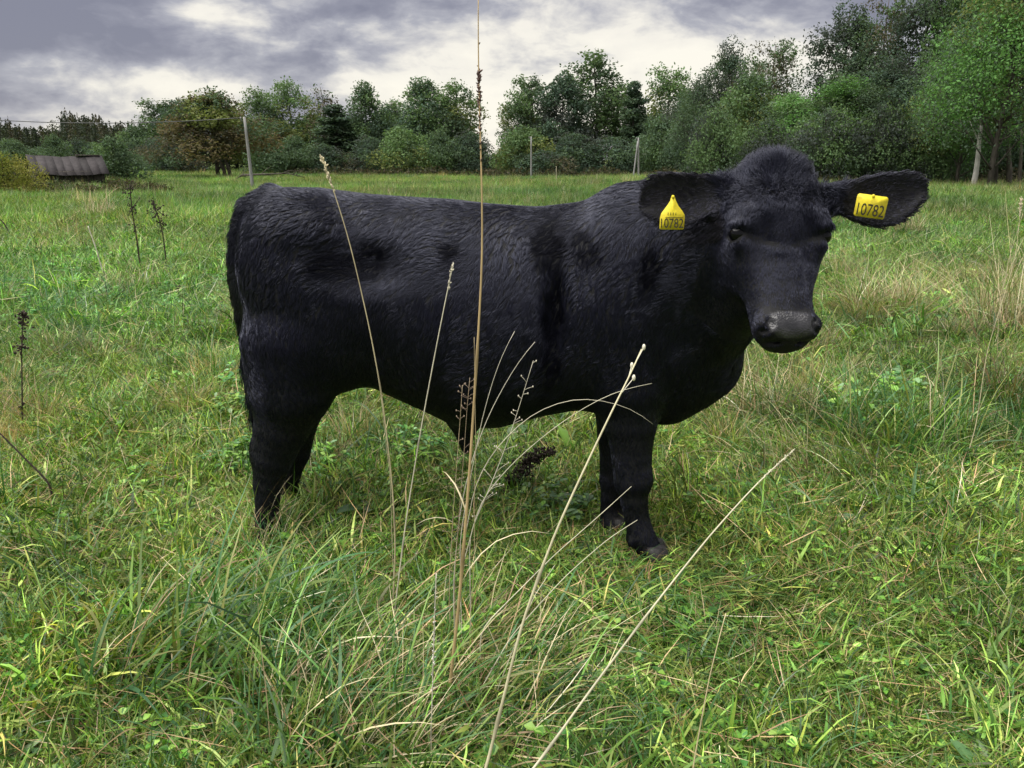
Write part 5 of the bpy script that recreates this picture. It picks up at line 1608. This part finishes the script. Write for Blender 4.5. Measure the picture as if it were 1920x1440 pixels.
stalk([(1868, 720), (1872, 600), (1890, 490), (1918, 400)], 4.2, 4.2, .0022, .0010, 'tall stalk in the straw-coloured tussock', None, col=np.array((.5, .44, .28)))
stalk([(1765, 900), (1772, 780), (1768, 700), (1752, 640)], 3.0, 3.0, .0014, .0007, 'thin wiry stalk in the right meadow', None, col=np.array((.5, .46, .34)))
stalk([(1660, 760), (1672, 690), (1656, 610)], 3.9, 3.9, .0014, .0007, 'short thin stalk behind the lush tussock', None, col=np.array((.5, .46, .34)))
stalk([(1640, 560), (1622, 490), (1608, 440)], 7.2, 7.2, .0030, .0010, 'thin stalk below the square ear tag', None, col=np.array((.42, .42, .3)))
stalk([(425, 520), (421, 430), (424, 360)], 8.8, 8.8, .0030, .0012, 'thin upright stalk left of the calf\'s rump', None, col=np.array((.4, .38, .24)))
stalk([(1043, 335), (1043, 312)], 60, 60, .035, .03, 'pale upright reed in the far field right of the slim pole', None, col=np.array((.5, .45, .34)), nodes=0)
stalk([(134, 366), (137, 352)], 30, 30, .02, .02, 'short pale stub before the weeds by the shed', None, col=np.array((.5, .45, .34)), nodes=0)

# dead dark weeds: dock and thistle
def dead_weed(pix, Y, r, label, tufts, seed, sz=.012, cat='dead weed'):
    rng = np.random.default_rng(seed)
    pts = [U(px, py, Y) for px, py in pix]
    if pts[0][2] > 0.0:
        p = pts[0].copy(); p[2] = float(terr(p[0], p[1])) - .02; pts = [p] + pts
    P = curve(pts, 20); o = P[0].copy(); P = P - o
    t = thing('dead_weed', label, cat, tuple(o), 'dead dark weeds')
    mb = MB(); mb.tube(P, np.linspace(r, r * .5, len(P)), 6); mb.build('stem', M_DARKWEED, t)
    mb = MB()
    for (f, spread, cnt) in tufts:
        c = np.array([np.interp(f * (len(P) - 1), range(len(P)), P[:, j]) for j in range(3)])
        for i in range(cnt):
            e = c + rng.normal(size=3) * np.array((spread, spread, spread * 1.3))
            mb.ellipsoid(e, np.eye(3), sz * rng.uniform(.4, 1, 3), 5, 3)
            if i % 3 == 0:
                mb.tube(np.stack([c, e]), [r * .4, r * .3], 4)
    mb.build('seed_clusters', M_DARKWEED, t, True, kind='stuff')
dead_weed([(42, 800), (41, 700), (40, 640), (46, 582)], 3.4, .0038, 'tall dead dock with dark seed clusters at the left', [(.97, .010, 26), (.90, .012, 16), (.80, .006, 8), (.72, .016, 22), (.25, .012, 6)], 1, .008)
dead_weed([(94, 906), (55, 868), (0, 812), (-40, 780)], 2.55, .0042, 'bare dark twig lying at a slant at the left-hand edge', [(.05, .006, 3)], 2, .006, 'twig')
dead_weed([(256, 445), (248, 400), (243, 345)], 9, .010, 'dark dead weed in the far left meadow, taller of two', [(.95, .035, 24), (.75, .04, 20), (.55, .03, 8)], 3, .013)
dead_weed([(306, 442), (298, 410), (286, 378)], 9.3, .009, 'dark dead weed in the far left meadow, shorter and bushier', [(.9, .045, 34), (.7, .045, 26)], 4, .014)
dead_weed([(20, 440), (5, 415), (-20, 400)], 13, .013, 'dark dead stem leaning at the left-hand frame edge', [(.1, .01, 3)], 5, .01)
dead_weed([(350, 560), (335, 545), (326, 528)], 7.0, .007, 'dark stubby stems in the left meadow', [(.8, .015, 8), (.3, .02, 10)], 6, .014)
dead_weed([(940, 930), (958, 905), (985, 872), (1008, 852), (1040, 846)], 2.72, .006, 'curled dark dead weed lying behind the calf\'s belly', [(t_, .006 + .012 * math.sin(math.pi * min(1, t_ * 1.05)) , 34) for t_ in np.linspace(.25, .98, 14)], 7, .0058)
dead_weed([(1590, 720), (1600, 690), (1640, 640), (1752, 640)], 4.2, .0016, 'thin dark bent stem in the right meadow', [(.1, .005, 3)], 8, .005)
